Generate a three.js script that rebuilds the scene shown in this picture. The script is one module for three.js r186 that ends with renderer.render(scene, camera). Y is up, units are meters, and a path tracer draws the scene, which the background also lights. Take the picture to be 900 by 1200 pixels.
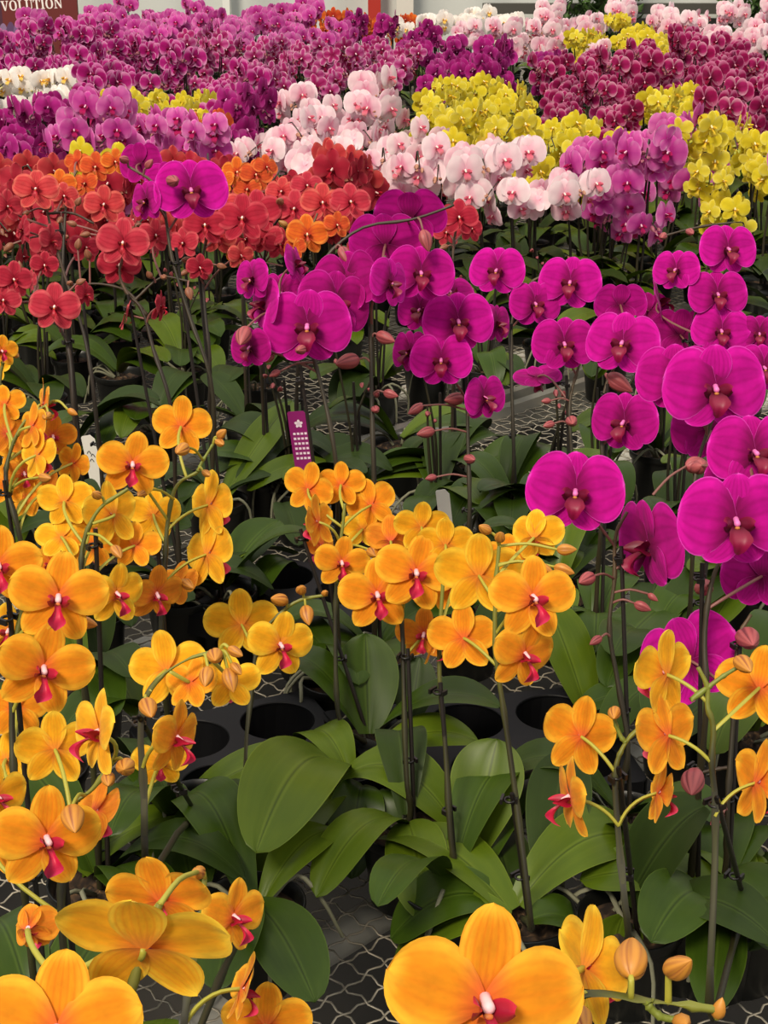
import * as THREE from 'three';
import { mergeGeometries } from 'three/addons/utils/BufferGeometryUtils.js';

// ---------------------------------------------------------------- camera, sky, sun, exposure
const FOCAL = 1800, CAMERA_Y = 1.75, BENCH_Y = 0.75, PITCH = Math.atan(0.4);
const scene = new THREE.Scene();
const camera = new THREE.PerspectiveCamera(2 * Math.atan(600 / FOCAL) * 180 / Math.PI, 0.75, 0.05, 80);
camera.position.set(0, CAMERA_Y, 0);
camera.rotation.set(-PITCH, 0, 0);
camera.updateMatrixWorld(true);
scene.add(camera);
const renderer = new THREE.WebGLRenderer({ antialias: true });
renderer.toneMapping = THREE.LinearToneMapping;
renderer.toneMappingExposure = 1.4;
renderer.shadowMap.enabled = true;

{ // even daylight of a bright overcast sky over the glasshouse
  const w = 64, h = 32, data = new Float32Array(w * h * 4);
  for (let j = 0; j < h; j++) for (let i = 0; i < w; i++) {
    const el = ((j + 0.5) / h - 0.5) * Math.PI, s = Math.max(0, Math.sin(el));
    const L = 0.86 * (0.33 + 0.67 * s), k = (j * w + i) * 4;
    data[k] = L * 1.0; data[k + 1] = L * 0.98; data[k + 2] = L * 0.93; data[k + 3] = 1;
  }
  const sky = new THREE.DataTexture(data, w, h, THREE.RGBAFormat, THREE.FloatType);
  sky.mapping = THREE.EquirectangularReflectionMapping; sky.magFilter = THREE.LinearFilter; sky.needsUpdate = true;
  scene.background = sky; scene.environment = sky;
}
const sun = new THREE.DirectionalLight(0xfff2dc, 2.2);
sun.position.set(-2.2, 6.5, 1.6); sun.target.position.set(0, 0.8, -3);
sun.castShadow = true; sun.shadow.radius = 26; sun.shadow.mapSize.set(2048, 2048);
Object.assign(sun.shadow.camera, { left: -6, right: 6, top: 8, bottom: -8, near: 0.5, far: 20 });
scene.add(sun, sun.target);

// ---------------------------------------------------------------- helpers
const V = (x, y, z) => new THREE.Vector3(x, y, z);
function rngOf(seed) { let a = seed >>> 0; return () => { a = (a + 0x6D2B79F5) | 0; let t = Math.imul(a ^ (a >>> 15), 1 | a); t = (t + Math.imul(t ^ (t >>> 7), 61 | t)) ^ t; return ((t ^ (t >>> 14)) >>> 0) / 4294967296; }; }
let rnd = rngOf(77);
const R = (a, b) => a + (b - a) * rnd();
const clamp = (x, a = 0, b = 1) => Math.min(b, Math.max(a, x));
const mix = (a, b, t) => a.map((v, i) => v + (b[i] - v) * t);
const smooth = (a, b, x) => { const t = clamp((x - a) / (b - a)); return t * t * (3 - 2 * t); };
const DEG = Math.PI / 180;
const toLin = c => c.map(v => { v /= 255; return v <= 0.04045 ? v / 12.92 : ((v + 0.055) / 1.055) ** 2.4; });
function hash2(x, y) { const s = Math.sin(x * 127.1 + y * 311.7) * 43758.5453; return s - Math.floor(s); }
function noise2(x, y) { const xi = Math.floor(x), yi = Math.floor(y), fx = x - xi, fy = y - yi, u = fx * fx * (3 - 2 * fx), v = fy * fy * (3 - 2 * fy); return (hash2(xi, yi) * (1 - u) + hash2(xi + 1, yi) * u) * (1 - v) + (hash2(xi, yi + 1) * (1 - u) + hash2(xi + 1, yi + 1) * u) * v; }
const fbm = (x, y) => 0.55 * noise2(x, y) + 0.3 * noise2(x * 2.1 + 5, y * 2.1) + 0.15 * noise2(x * 4.3, y * 4.3 + 9);

// a pixel of the 900 x 1200 frame at a given depth along the lens axis / on a horizontal plane
function atDepth(px, py, d) { return V((px - 450) / FOCAL * d, -(py - 600) / FOCAL * d, -d).applyMatrix4(camera.matrixWorld); }
function onPlane(px, py, y) { const o = camera.position, q = atDepth(px, py, 1).sub(o); return o.clone().addScaledVector(q, (y - o.y) / q.y); }
function project(p) { const q = p.clone().applyMatrix4(camera.matrixWorldInverse); return [450 - q.x / q.z * FOCAL, 600 + q.y / q.z * FOCAL, -q.z]; }

const taken = {};
function numbered(n) { const k = taken[n] = (taken[n] ?? -1) + 1; return k ? `${n}_${String(k).padStart(3, '0')}` : n; }
function thing(name, label, category, pos, group) {
  const o = new THREE.Group(); o.name = numbered(name); if (pos) o.position.copy(pos);
  o.userData = { label, category }; if (group) o.userData.group = group;
  scene.add(o); return o;
}
function part(name, geo, mat, parent) { const m = new THREE.Mesh(geo, mat); m.name = name; m.castShadow = m.receiveShadow = true; parent.add(m); return m; }
function struct(name, geo, mat, label) { const m = part(name, geo, mat, scene); m.userData = { kind: 'structure', label, category: name.split('_')[0] }; return m; }
function box(w, h, d, x = 0, y = 0, z = 0) { const g = new THREE.BoxGeometry(w, h, d); g.translate(x, y, z); return g; }
function grid(nu, nv, fn, colorFn) { // fn(u, v in -1..1) -> [x, y, z]
  const pos = [], uv = [], idx = [], col = [];
  for (let i = 0; i <= nu; i++) for (let j = 0; j <= nv; j++) {
    const u = i / nu, v = j / nv * 2 - 1; pos.push(...fn(u, v)); uv.push((v + 1) / 2, u); if (colorFn) col.push(...colorFn(u, v));
  }
  for (let i = 0; i < nu; i++) for (let j = 0; j < nv; j++) { const a = i * (nv + 1) + j, b = a + 1, c = a + nv + 1, d = c + 1; idx.push(a, b, c, b, d, c); }
  const g = new THREE.BufferGeometry();
  g.setAttribute('position', new THREE.Float32BufferAttribute(pos, 3)); g.setAttribute('uv', new THREE.Float32BufferAttribute(uv, 2));
  if (colorFn) g.setAttribute('color', new THREE.Float32BufferAttribute(col, 3));
  g.setIndex(idx); g.computeVertexNormals(); return g;
}
function tube(points, r0, r1, sides = 6, segs = 12, bumps = 0, tint = null) {
  const curve = points.length > 2 ? new THREE.CatmullRomCurve3(points, false, 'centripetal') : new THREE.LineCurve3(points[0], points[1]);
  if (points.length === 2) segs = Math.min(segs, 2 + bumps);
  const f = curve.computeFrenetFrames(segs), pos = [], uv = [], idx = [], col = [];
  for (let i = 0; i <= segs; i++) {
    const t = i / segs, p = curve.getPoint(t), r = (r0 + (r1 - r0) * t) * (bumps && i % 5 === 2 ? 1.35 : 1);
    for (let j = 0; j <= sides; j++) { const a = j / sides * Math.PI * 2, c = Math.cos(a) * r, s = Math.sin(a) * r; pos.push(p.x + f.normals[i].x * c + f.binormals[i].x * s, p.y + f.normals[i].y * c + f.binormals[i].y * s, p.z + f.normals[i].z * c + f.binormals[i].z * s); uv.push(j / sides, t); if (tint) col.push(...tint(t, j)); }
  }
  const n = sides + 1;
  for (let i = 0; i < segs; i++) for (let j = 0; j < sides; j++) { const a = i * n + j, b = a + 1, c = a + n, d = c + 1; idx.push(a, c, b, b, c, d); }
  for (const [row, flip] of [[0, 1], [segs, 0]]) for (let j = 1; j < sides - 1; j++) { const a = row * n; flip ? idx.push(a, a + j, a + j + 1) : idx.push(a, a + j + 1, a + j); }
  const g = new THREE.BufferGeometry();
  g.setAttribute('position', new THREE.Float32BufferAttribute(pos, 3)); g.setAttribute('uv', new THREE.Float32BufferAttribute(uv, 2));
  if (tint) g.setAttribute('color', new THREE.Float32BufferAttribute(col, 3));
  g.setIndex(idx); g.computeVertexNormals(); return g;
}
function texture(w, h, fn, srgb = true) {
  const data = new Uint8Array(w * h * 4);
  for (let j = 0; j < h; j++) for (let i = 0; i < w; i++) { const c = fn((i + 0.5) / w, (j + 0.5) / h), k = (j * w + i) * 4; for (let q = 0; q < 3; q++) data[k + q] = clamp(Math.round(c[q]), 0, 255); data[k + 3] = 255; }
  const t = new THREE.DataTexture(data, w, h); t.magFilter = THREE.LinearFilter; t.wrapS = t.wrapT = THREE.RepeatWrapping; if (srgb) t.colorSpace = THREE.SRGBColorSpace; t.needsUpdate = true; return t;
}

// ---------------------------------------------------------------- materials
const M = {};
const std = (color, roughness = 0.8, more = {}) => new THREE.MeshStandardMaterial({ color, roughness, side: THREE.DoubleSide, ...more });
M.wire = std(0xb5ac9a, 0.5, { metalness: 0.3 });
M.rail = std(0xb9b6ac, 0.42, { metalness: 0.7 });
M.pipe = std(0xb4b1a6, 0.55);
M.stake = std(0x1c1510, 0.5);
M.clip = std(0x15110f, 0.4);
M.plastic = new THREE.MeshPhysicalMaterial({ color: 0x0d0d0f, roughness: 0.55, specularIntensity: 0.5, side: THREE.DoubleSide });
M.potPlastic = std(0x121311, 0.35);
M.tag = std(0xe8e4d8, 0.6);
M.root = std(0x74735c, 0.75);
M.rootBrown = std(0x7a6448, 0.8);
M.bark = std(0xffffff, 0.95, { map: texture(64, 64, (x, y) => mix([26, 17, 11], [128, 96, 62], Math.pow(fbm(x * 26, y * 12), 2.4) * 1.3)) });
M.pedGreen = std(0xa9a33a, 0.5);
M.stemGreen = std(0x77802c, 0.5);
M.stemDark = std(0x2c2716, 0.5);
M.stemBrown = std(0x3d2f20, 0.5);
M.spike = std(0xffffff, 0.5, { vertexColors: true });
M.pedPlum = std(0x82524c, 0.5);
function leafTexture(a, b, edge) {
  return texture(96, 192, (x, y) => {
    const v = Math.abs(x * 2 - 1), n = fbm(x * 26, y * 2), m = fbm(x * 3 + 3, y * 5);
    let c = mix(a, b, clamp(0.3 + 0.3 * n + 0.5 * (m - 0.5)));
    c = mix(c, a.map(q => q * 0.62), 0.5 * Math.exp(-((v / 0.022) ** 2)));
    return mix(c, edge, 0.28 * Math.exp(-(((v - 0.07) / 0.035) ** 2)) + 0.5 * smooth(0.965, 1, v));
  });
}
const leafMaterial = (roughness, map) => new THREE.MeshPhysicalMaterial({ map, roughness, specularIntensity: 0.4, side: THREE.DoubleSide });
M.leaf = [
  leafMaterial(0.38, leafTexture([37, 56, 9], [60, 80, 16], [98, 116, 46])),
  leafMaterial(0.38, leafTexture([58, 78, 10], [88, 104, 20], [122, 136, 54])),
  leafMaterial(0.5, leafTexture([30, 45, 9], [48, 65, 17], [84, 100, 46])),
];

// ---------------------------------------------------------------- flower kinds: shape and dye
// colour(u from claw to tip, v across -1..1, sepal?) in sRGB 0..255
const vein = (u, v, n, sharp) => Math.pow(0.5 + 0.5 * Math.cos(v * n * (0.75 + 0.35 * u) + 0.6 * fbm(u * 5, v * 3)), sharp);
function dye(body, edge, claw, veinC, o = {}) {
  return (u, v, sepal) => {
    const r = Math.max(Math.abs(v), smooth(0.55, 1, u) * u);
    let c = mix(body, edge, smooth(o.e0 ?? 0.5, 1, r) * (o.edgeAmt ?? 1));
    c = mix(c, veinC, vein(u, v, sepal ? 26 : 20, 3) * (sepal ? (o.stripe ?? 0.4) : (o.veinAmt ?? 0.25)) * (1 - smooth(0.8, 1, u)));
    c = mix(c, claw, 1 - smooth(0.02, o.clawLen ?? 0.4, u));
    if (o.rim) c = mix(c, o.rim, smooth(o.rim0 ?? 0.93, 0.99, Math.max(Math.abs(v), u)) * 0.75);
    const n = fbm(u * 7 + 2, v * 6 + 11) - 0.5;
    return c.map(q => q * (1 + 0.16 * n));
  };
}
const roundShape = { petal: { L: 0.52, W: 0.72, um: 0.53, pw: 0.5, pt: 0.5, ang: 76 }, dorsal: { L: 0.44, W: 0.34, um: 0.56, pw: 0.7, pt: 0.6 }, lateral: { L: 0.43, W: 0.36, um: 0.55, pw: 0.6, pt: 0.6, ang: 144 }, lip: 0.27, lipKind: 'broad', wave: 0.014, crease: 0.045, cup: 0.04 };
const openShape = { petal: { L: 0.53, W: 0.485, um: 0.58, pw: 0.58, pt: 0.52, ang: 74 }, dorsal: { L: 0.5, W: 0.335, um: 0.56, pw: 0.58, pt: 0.58 }, lateral: { L: 0.48, W: 0.33, um: 0.52, pw: 0.55, pt: 0.62, ang: 143 }, lip: 0.31, lipKind: 'arrow', wave: 0.02, crease: 0.022, cup: 0.1 };
const wavyShape = { ...openShape, petal: { L: 0.51, W: 0.56, um: 0.58, pw: 0.55, pt: 0.5, ang: 77 }, lip: 0.24, wave: 0.036, cup: 0.02 };
const KIND = {
  orange: { shape: openShape, tones: [dye([228, 140, 24], [240, 180, 50], [222, 104, 46], [222, 112, 18], { veinAmt: 0.2, stripe: 0.38, e0: 0.35 }), dye([234, 164, 26], [244, 200, 58], [224, 134, 46], [226, 138, 18], { veinAmt: 0.2, stripe: 0.42, e0: 0.35 }), dye([220, 128, 32], [236, 158, 44], [214, 94, 58], [206, 92, 22], { veinAmt: 0.2, stripe: 0.36, e0: 0.35 })], lip: [[196, 18, 62], [226, 60, 108], [120, 6, 34]], column: [246, 196, 200], bud: [[204, 138, 48], [140, 74, 34]], ped: 'pedGreen', stem: 'stemGreen' },
  magenta: { shape: roundShape, tones: [dye([182, 4, 130], [200, 12, 148], [112, 0, 68], [144, 0, 98], { rim: [232, 90, 200], rim0: 0.95, clawLen: 0.5, veinAmt: 0.4 }), dye([194, 6, 142], [212, 18, 160], [122, 0, 76], [156, 0, 108], { rim: [236, 96, 206], rim0: 0.95, clawLen: 0.5, veinAmt: 0.4 }), dye([164, 2, 114], [184, 8, 132], [100, 0, 58], [128, 0, 84], { rim: [220, 76, 184], rim0: 0.95, clawLen: 0.5, veinAmt: 0.4 })], lip: [[128, 0, 50], [168, 6, 84], [74, 0, 28]], column: [236, 120, 190], bud: [[172, 84, 86], [104, 36, 48]], ped: 'pedPlum', stem: 'stemBrown' },
  red: { shape: wavyShape, tones: [dye([186, 50, 68], [206, 92, 96], [146, 20, 42], [154, 24, 46], { veinAmt: 0.4 }), dye([198, 64, 68], [218, 110, 96], [158, 28, 38], [166, 32, 42], { veinAmt: 0.4 }), dye([172, 36, 58], [198, 76, 86], [136, 12, 36], [142, 16, 38], { veinAmt: 0.4 })], lip: [[176, 18, 44], [206, 70, 80], [110, 6, 24]], column: [250, 220, 214], bud: [[150, 96, 66], [104, 54, 48]], ped: 'pedPlum', stem: 'stemBrown' },
  copper: { shape: wavyShape, tones: [dye([220, 104, 34], [232, 146, 62], [186, 58, 32], [190, 64, 34], { veinAmt: 0.4 }), dye([210, 84, 40], [226, 124, 62], [176, 44, 34], [178, 50, 36], { veinAmt: 0.4 })], lip: [[186, 60, 40], [230, 150, 70], [130, 30, 30]], column: [250, 220, 180], bud: [[176, 128, 62], [120, 74, 46]], ped: 'pedPlum', stem: 'stemBrown' },
  yellow: { shape: openShape, tones: [dye([224, 204, 44], [238, 224, 92], [206, 190, 40], [214, 190, 30]), dye([232, 214, 66], [244, 234, 128], [214, 200, 52], [222, 200, 44])], lip: [[236, 206, 60], [244, 226, 120], [210, 150, 40]], column: [248, 240, 190], bud: [[176, 172, 50], [136, 140, 40]], ped: 'pedGreen', stem: 'stemGreen' },
  blush: { shape: roundShape, tones: [dye([249, 224, 230], [253, 240, 242], [238, 180, 200], [242, 200, 214], { veinAmt: 0.3 }), dye([246, 206, 218], [252, 230, 236], [224, 130, 166], [230, 160, 188], { veinAmt: 0.3 })], lip: [[214, 110, 130], [240, 190, 180], [190, 60, 90]], column: [255, 244, 236], bud: [[196, 140, 110], [150, 100, 84]], ped: 'pedPlum', stem: 'stemDark' },
  white: { shape: roundShape, tones: [dye([248, 242, 236], [252, 248, 244], [240, 226, 214], [244, 232, 226], { veinAmt: 0.15 })], lip: [[240, 200, 90], [250, 236, 200], [210, 130, 60]], column: [255, 250, 240], bud: [[206, 196, 140], [170, 160, 100]], ped: 'pedGreen', stem: 'stemDark' },
  lilac: { shape: roundShape, tones: [dye([224, 116, 186], [242, 180, 218], [180, 40, 140], [196, 56, 160], { veinAmt: 0.45 }), dye([212, 88, 170], [234, 152, 204], [170, 26, 128], [184, 40, 148], { veinAmt: 0.45 })], lip: [[176, 20, 90], [214, 90, 140], [120, 4, 60]], column: [250, 200, 226], bud: [[176, 100, 116], [130, 64, 80]], ped: 'pedPlum', stem: 'stemDark' },
  plum: { shape: roundShape, tones: [dye([168, 16, 112], [196, 50, 146], [112, 2, 70], [126, 0, 76], { rim: [246, 176, 222], rim0: 0.8, veinAmt: 0.4 }), dye([190, 40, 136], [218, 96, 176], [126, 4, 80], [144, 8, 92], { rim: [250, 196, 230], rim0: 0.82, veinAmt: 0.4 })], lip: [[140, 4, 70], [190, 40, 110], [90, 0, 40]], column: [240, 170, 214], bud: [[160, 90, 100], [110, 56, 66]], ped: 'pedPlum', stem: 'stemDark' },
  crimson: { shape: roundShape, tones: [dye([156, 14, 84], [190, 60, 126], [98, 0, 46], [112, 0, 56], { rim: [238, 160, 196], rim0: 0.8, veinAmt: 0.5 }), dye([178, 36, 108], [216, 118, 162], [110, 0, 54], [130, 6, 66], { rim: [246, 196, 216], rim0: 0.78, veinAmt: 0.5 })], lip: [[130, 0, 50], [176, 30, 84], [80, 0, 30]], column: [240, 180, 200], bud: [[150, 84, 84], [104, 52, 56]], ped: 'pedPlum', stem: 'stemDark' },
  bicolour: { shape: openShape, tones: [dye([168, 30, 104], [244, 196, 222], [130, 6, 66], [150, 16, 86], { e0: 0.35, veinAmt: 0.5 }), dye([188, 60, 134], [248, 214, 232], [140, 10, 76], [164, 30, 104], { e0: 0.3, veinAmt: 0.5 })], lip: [[130, 0, 50], [176, 30, 84], [80, 0, 30]], column: [250, 210, 226], bud: [[150, 84, 84], [104, 52, 56]], ped: 'pedPlum', stem: 'stemDark' },
  violet: { shape: roundShape, tones: [dye([172, 28, 124], [204, 84, 164], [120, 4, 80], [134, 6, 90], { veinAmt: 0.4 }), dye([188, 44, 142], [220, 120, 186], [132, 8, 92], [148, 14, 104], { veinAmt: 0.4 })], lip: [[120, 0, 80], [170, 30, 120], [80, 0, 50]], column: [240, 170, 220], bud: [[150, 80, 110], [110, 50, 76]], ped: 'pedPlum', stem: 'stemDark' },
};
function blade(p, nu, nv, variant, wave, lift, cf, crease = 0.02) {
  const ph = variant * 2.1;
  const width = u => u < p.um ? 0.16 + 0.84 * Math.pow(Math.sin(Math.PI / 2 * u / p.um), p.pw * 1.6) : Math.pow(Math.max(0, 1 - ((u - p.um) / (1 - p.um)) ** 2), p.pt);
  return grid(nu, nv, (t, v) => {
    const u = 1 - Math.pow(1 - t, 1.55), w = width(u) * p.W / 2;
    const x = v * w;
    const notch = -0.012 * Math.exp(-((v / 0.3) ** 2)) * smooth(0.8, 1, u);
    let z = lift * Math.sin(u * 2.2) - (lift + 0.05) * u * u * 0.9;                         // arches forward, tip falls back
    z -= 0.16 * x * x / Math.max(p.W, 0.01) * (variant === 1 ? 0.4 : 1.3);              // sides roll back
    z -= crease * Math.exp(-Math.abs(v) / 0.35) * Math.sin(Math.PI * Math.min(1, u * 1.05));                     // midrib groove
    z += wave * Math.sin(u * 7 + ph + v * 2) * Math.abs(v) ** 2.5 * u + wave * 0.5 * Math.cos(v * 5 + ph) * u * u;
    return [x, p.L * (u + notch), z];
  }, cf);
}
function lipGeometry(k, lod) {
  const [side, mid, deep] = k.lip.map(toLin), s = k.shape.lip, parts = [];
  const n1 = lod ? 3 : 8, n2 = lod ? 2 : 6;
  const broad = k.shape.lipKind === 'broad';
  const prof = broad ? [[0, 0.14], [0.25, 0.34], [0.45, 0.4], [0.7, 0.26], [0.9, 0.17], [1, 0.05]] : [[0, 0.09], [0.3, 0.11], [0.5, 0.2], [0.66, 0.31], [0.8, 0.24], [1, 0.02]];
  const width = u => { for (let i = 1; i < prof.length; i++) if (u <= prof[i][0]) { const [u0, w0] = prof[i - 1], [u1, w1] = prof[i]; return w0 + (w1 - w0) * smooth(u0, u1, u); } return 0.03; };
  // middle lobe: narrow neck, shoulders, tip; bends forward and down, edges turned up
  parts.push(grid(n1 + (lod ? 0 : 2), n2, (u, v) => {
    const w = s * width(u);
    return [v * w, -s * (0.08 + 0.95 * u * (0.85 + 0.15 * u)), s * (0.12 + 0.62 * Math.sin(u * 2.2) - 0.2 * u * u + 0.3 * v * v * Math.sin(Math.PI * u) + 0.1 * Math.exp(-Math.abs(v) / 0.2) * Math.sin(Math.PI * u))];
  }, (u, v) => mix(mix(deep, side, smooth(0, 0.4, u)), mid, smooth(0.45, 1, u) * (0.5 + 0.5 * Math.abs(v)))));
  for (const sg of [-1, 1]) parts.push(grid(lod ? 2 : 7, lod ? 2 : 6, (u, v) => { // side lobes stand up beside the column, rims rolled out
    const w = s * (broad ? 0.27 : 0.2) * Math.pow(Math.sin(Math.PI * (0.12 + 0.8 * u)), 0.7);
    return [sg * s * (0.05 + (broad ? 0.52 : 0.36) * u - 0.14 * u * u + 0.1 * v * v * u), s * (-0.12 + 0.12 * u) + v * w, s * (0.14 + 0.4 * u + 0.25 * u * u) - s * 0.2 * v * v];
  }, (u, v) => mix(deep, side, 0.15 + 0.5 * u + 0.35 * smooth(0.7, 1, Math.max(u, Math.abs(v))))));
  if (!lod) { const c = new THREE.SphereGeometry(1, 8, 6); c.scale(s * 0.09, s * 0.06, s * 0.07); c.translate(0, -s * 0.16, s * 0.3); const cc = mix(side, toLin([240, 170, 60]), 0.5); c.setAttribute('color', new THREE.Float32BufferAttribute(Array.from({ length: c.attributes.position.count }, () => cc).flat(), 3)); parts.push(c); }
  return mergeGeometries(parts);
}
function columnGeometry(s, lod) {
  const prof = [[0.001, 0], [0.09, 0.02], [0.085, 0.2], [0.1, 0.34], [0.092, 0.44], [0.045, 0.5], [0.001, 0.51]].map(([r, y]) => new THREE.Vector2(r * s * 1.1, y * s));
  const g = new THREE.LatheGeometry(prof, lod ? 5 : 10); g.scale(1, 0.8, 1); g.rotateX(Math.PI / 2 + 0.5); g.translate(0, s * 0.12, 0); return g;
}
// near flowers: separate sepals, petals, lip and column
const petalMaterial = (f, sepal) => new THREE.MeshPhysicalMaterial({ map: texture(96, 96, (x, y) => f(1 - Math.pow(1 - y, 1.55), x * 2 - 1, sepal)), roughness: 1, transmission: 0.2, thickness: 0, side: THREE.DoubleSide, specularIntensity: 0.35 });
const nearCache = {};
function nearKind(name) {
  if (nearCache[name]) return nearCache[name];
  const k = KIND[name], c = { k, geo: [], mat: k.tones.map(f => [petalMaterial(f, false), petalMaterial(f, true)]) };
  for (let i = 0; i < 3; i++) c.geo.push({ petal: blade(k.shape.petal, 12, 12, i, k.shape.wave, 0.05, null, k.shape.crease), dorsal: blade(k.shape.dorsal, 10, 8, i, k.shape.wave * 0.6, 0.04, null), lateral: blade(k.shape.lateral, 10, 8, i, k.shape.wave * 0.6, 0.05, null) });
  c.lip = lipGeometry(k, 0); c.column = columnGeometry(k.shape.lip, 0);
  c.lipMat = std(0xffffff, 0.5, { vertexColors: true }); c.colMat = std(new THREE.Color().setRGB(...toLin(k.column)), 0.5);
  const [b0, b1] = k.bud.map(toLin);
  c.bud = budGeometry(b0, b1, 42, 12); c.budSmall = budGeometry(b0, b1, 8, 6);
  return nearCache[name] = c;
}
function budGeometry(a, b, n, m) { // pointed egg, base at origin, tip along +y, length 1; three sepals meet in shallow seams
  const g = grid(m, n, (u, v) => {
    const ph = (v + 1) * Math.PI, seam = Math.abs(Math.sin(ph * 1.5));
    const r = 0.3 * Math.pow(Math.sin(Math.PI * Math.pow(u, 0.78)), 0.8) * (0.84 + 0.16 * Math.pow(seam, 0.5) + 0.012 * Math.cos(ph * 10));
    return [Math.cos(ph) * r, u, Math.sin(ph) * r * 0.9];
  }, (u, v) => { const ph = (v + 1) * Math.PI, st = n > 30 ? Math.pow(0.5 + 0.5 * Math.cos(ph * 10 + 1.5 * fbm(u * 3, v * 2)), 2) : 0.3, sm = 1 - smooth(0, 0.3, Math.abs(Math.sin(ph * 1.5))); return mix(a, b, clamp(0.6 * st * Math.sin(Math.PI * u) + 0.7 * sm + 0.3 * fbm(u * 4, v * 6) - 0.1)); });
  return g;
}
M.bud = std(0xffffff, 0.5, { vertexColors: true });
function nearFlower(parent, name, pos, quat, size, tone, opts = {}) {
  const c = nearKind(name), s = c.k.shape, g = c.geo[Math.floor(rnd() * 3)];
  const o = new THREE.Group(); o.name = 'flower'; o.position.copy(pos); o.quaternion.copy(quat); o.scale.setScalar(size); parent.add(o);
  const [pm, sm] = c.mat[tone ?? Math.floor(rnd() * c.mat.length)], cl = opts.closed ?? 0;
  const put = (nm, geo, mat, ang, z, tilt, sc = 1) => { const m = part(nm, geo, mat, o); m.rotation.order = 'ZYX'; m.rotation.set(tilt, 0, -ang * DEG); m.position.z = z; m.scale.setScalar(sc); };
  const t = () => R(-0.14, 0.16) + cl + (s.cup ?? 0);
  put('sepal', g.dorsal, sm, R(-4, 4), -0.035, t() + 0.05);
  put('sepal', g.lateral, sm, s.lateral.ang + R(-4, 4), -0.04, t());
  put('sepal', g.lateral, sm, -s.lateral.ang + R(-4, 4), -0.045, t());
  put('petal', g.petal, pm, s.petal.ang + R(-4, 4), 0.0, t());
  put('petal', g.petal, pm, -s.petal.ang + R(-4, 4), 0.006, t());
  part('lip', c.lip, c.lipMat, o); part('column', c.column, c.colMat, o);
  return o;
}
// flowers farther off: one mesh each
const farCache = {};
M.farPetal = new THREE.MeshPhysicalMaterial({ vertexColors: true, roughness: 1, transmission: 0.18, thickness: 0, side: THREE.DoubleSide, specularIntensity: 0.35 });
function farFlowers(name) {
  if (farCache[name]) return farCache[name];
  const k = KIND[name], s = k.shape, out = [];
  for (let i = 0; i < 4; i++) {
    const f = k.tones[i % k.tones.length], gs = [];
    const put = (p, ang, z, sepal, tilt) => { const g = blade(p, 6, 4, i, s.wave, 0.05, (u, v) => toLin(f(u, v, sepal))); g.rotateX(tilt); g.rotateZ(-ang * DEG); g.translate(0, 0, z); gs.push(g); };
    put(s.dorsal, R(-5, 5), -0.035, true, R(-0.1, 0.15)); put(s.lateral, s.lateral.ang, -0.04, true, R(-0.1, 0.1)); put(s.lateral, -s.lateral.ang, -0.045, true, R(-0.1, 0.1));
    put(s.petal, s.petal.ang, 0, false, R(-0.2, 0.25)); put(s.petal, -s.petal.ang, 0.006, false, R(-0.2, 0.25));
    gs.push(lipGeometry(k, 1));
    const col = columnGeometry(s.lip, 1), cc = toLin(k.column); col.setAttribute('color', new THREE.Float32BufferAttribute(Array.from({ length: col.attributes.position.count }, () => cc).flat(), 3)); gs.push(col);
    out.push(mergeGeometries(gs));
  }
  return farCache[name] = out;
}

// ---------------------------------------------------------------- leaves, pots, stakes
function leafGeometry(p0, p1, width, arch, roll, nu = 16, nv = 8, thick = 0.0022) {
  const mid = p0.clone().lerp(p1, 0.5); mid.y += arch * 2;
  const c = new THREE.QuadraticBezierCurve3(p0, mid, p1), rows = [];
  const flat = p1.clone().sub(p0); const hint = Math.hypot(flat.x, flat.z) > 0.25 * Math.abs(flat.y) ? V(0, 1, 0) : V(0, 0, 1);
  for (let i = 0; i <= nu; i++) {
    const t = 1 - Math.pow(1 - i / nu, 1.35), T = c.getTangent(t), S = T.clone().cross(hint).normalize().applyAxisAngle(T, roll), N = S.clone().cross(T).normalize();
    const w = (t < 0.58 ? 0.3 + 0.7 * Math.sin(Math.PI / 2 * t / 0.58) : Math.pow(Math.max(0, 1 - ((t - 0.58) / 0.42) ** 2), 0.55)) * width / 2;
    rows.push([c.getPoint(t), S, N, w, t]);
  }
  const surf = sg => grid(nu, nv, (u, v) => {
    const [p, S, N, w, t] = rows[Math.round(u * nu)];
    const h = 0.22 * w * Math.abs(v) ** 1.5 * (1.2 - 0.9 * t) - 0.0016 * Math.exp(-((v / 0.12) ** 2)) + sg * thick / 2 * (1 - v ** 4) + 0.05 * w * Math.sin(t * 6 + v * 2) * v * v;
    return [p.x + S.x * v * w + N.x * h, p.y + S.y * v * w + N.y * h, p.z + S.z * v * w + N.z * h];
  });
  const a = surf(1), b = surf(-1); const ix = b.index.array; for (let i = 0; i < ix.length; i += 3) { const q = ix[i]; ix[i] = ix[i + 1]; ix[i + 1] = q; }
  b.computeVertexNormals();
  return mergeGeometries([a, b]);
}
function rosette(n, len, wid, turn, lod) { // leaves in two ranks
  const out = [];
  for (let i = 0; i < n; i++) {
    const a = turn + (i % 2 ? Math.PI : 0) + R(-0.55, 0.55), l = len * R(0.75, 1.1), up = R(-0.02, 0.07);
    out.push(leafGeometry(V(Math.cos(a) * 0.008, 0.1, Math.sin(a) * 0.008), V(Math.cos(a) * l, 0.1 + up, Math.sin(a) * l), wid * R(0.85, 1.1), R(0.015, 0.05), R(-0.25, 0.25), lod ? 6 : 14, lod ? 4 : 6));
  }
  return out;
}
const POT_R = 0.05, POT_H = 0.095;
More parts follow.
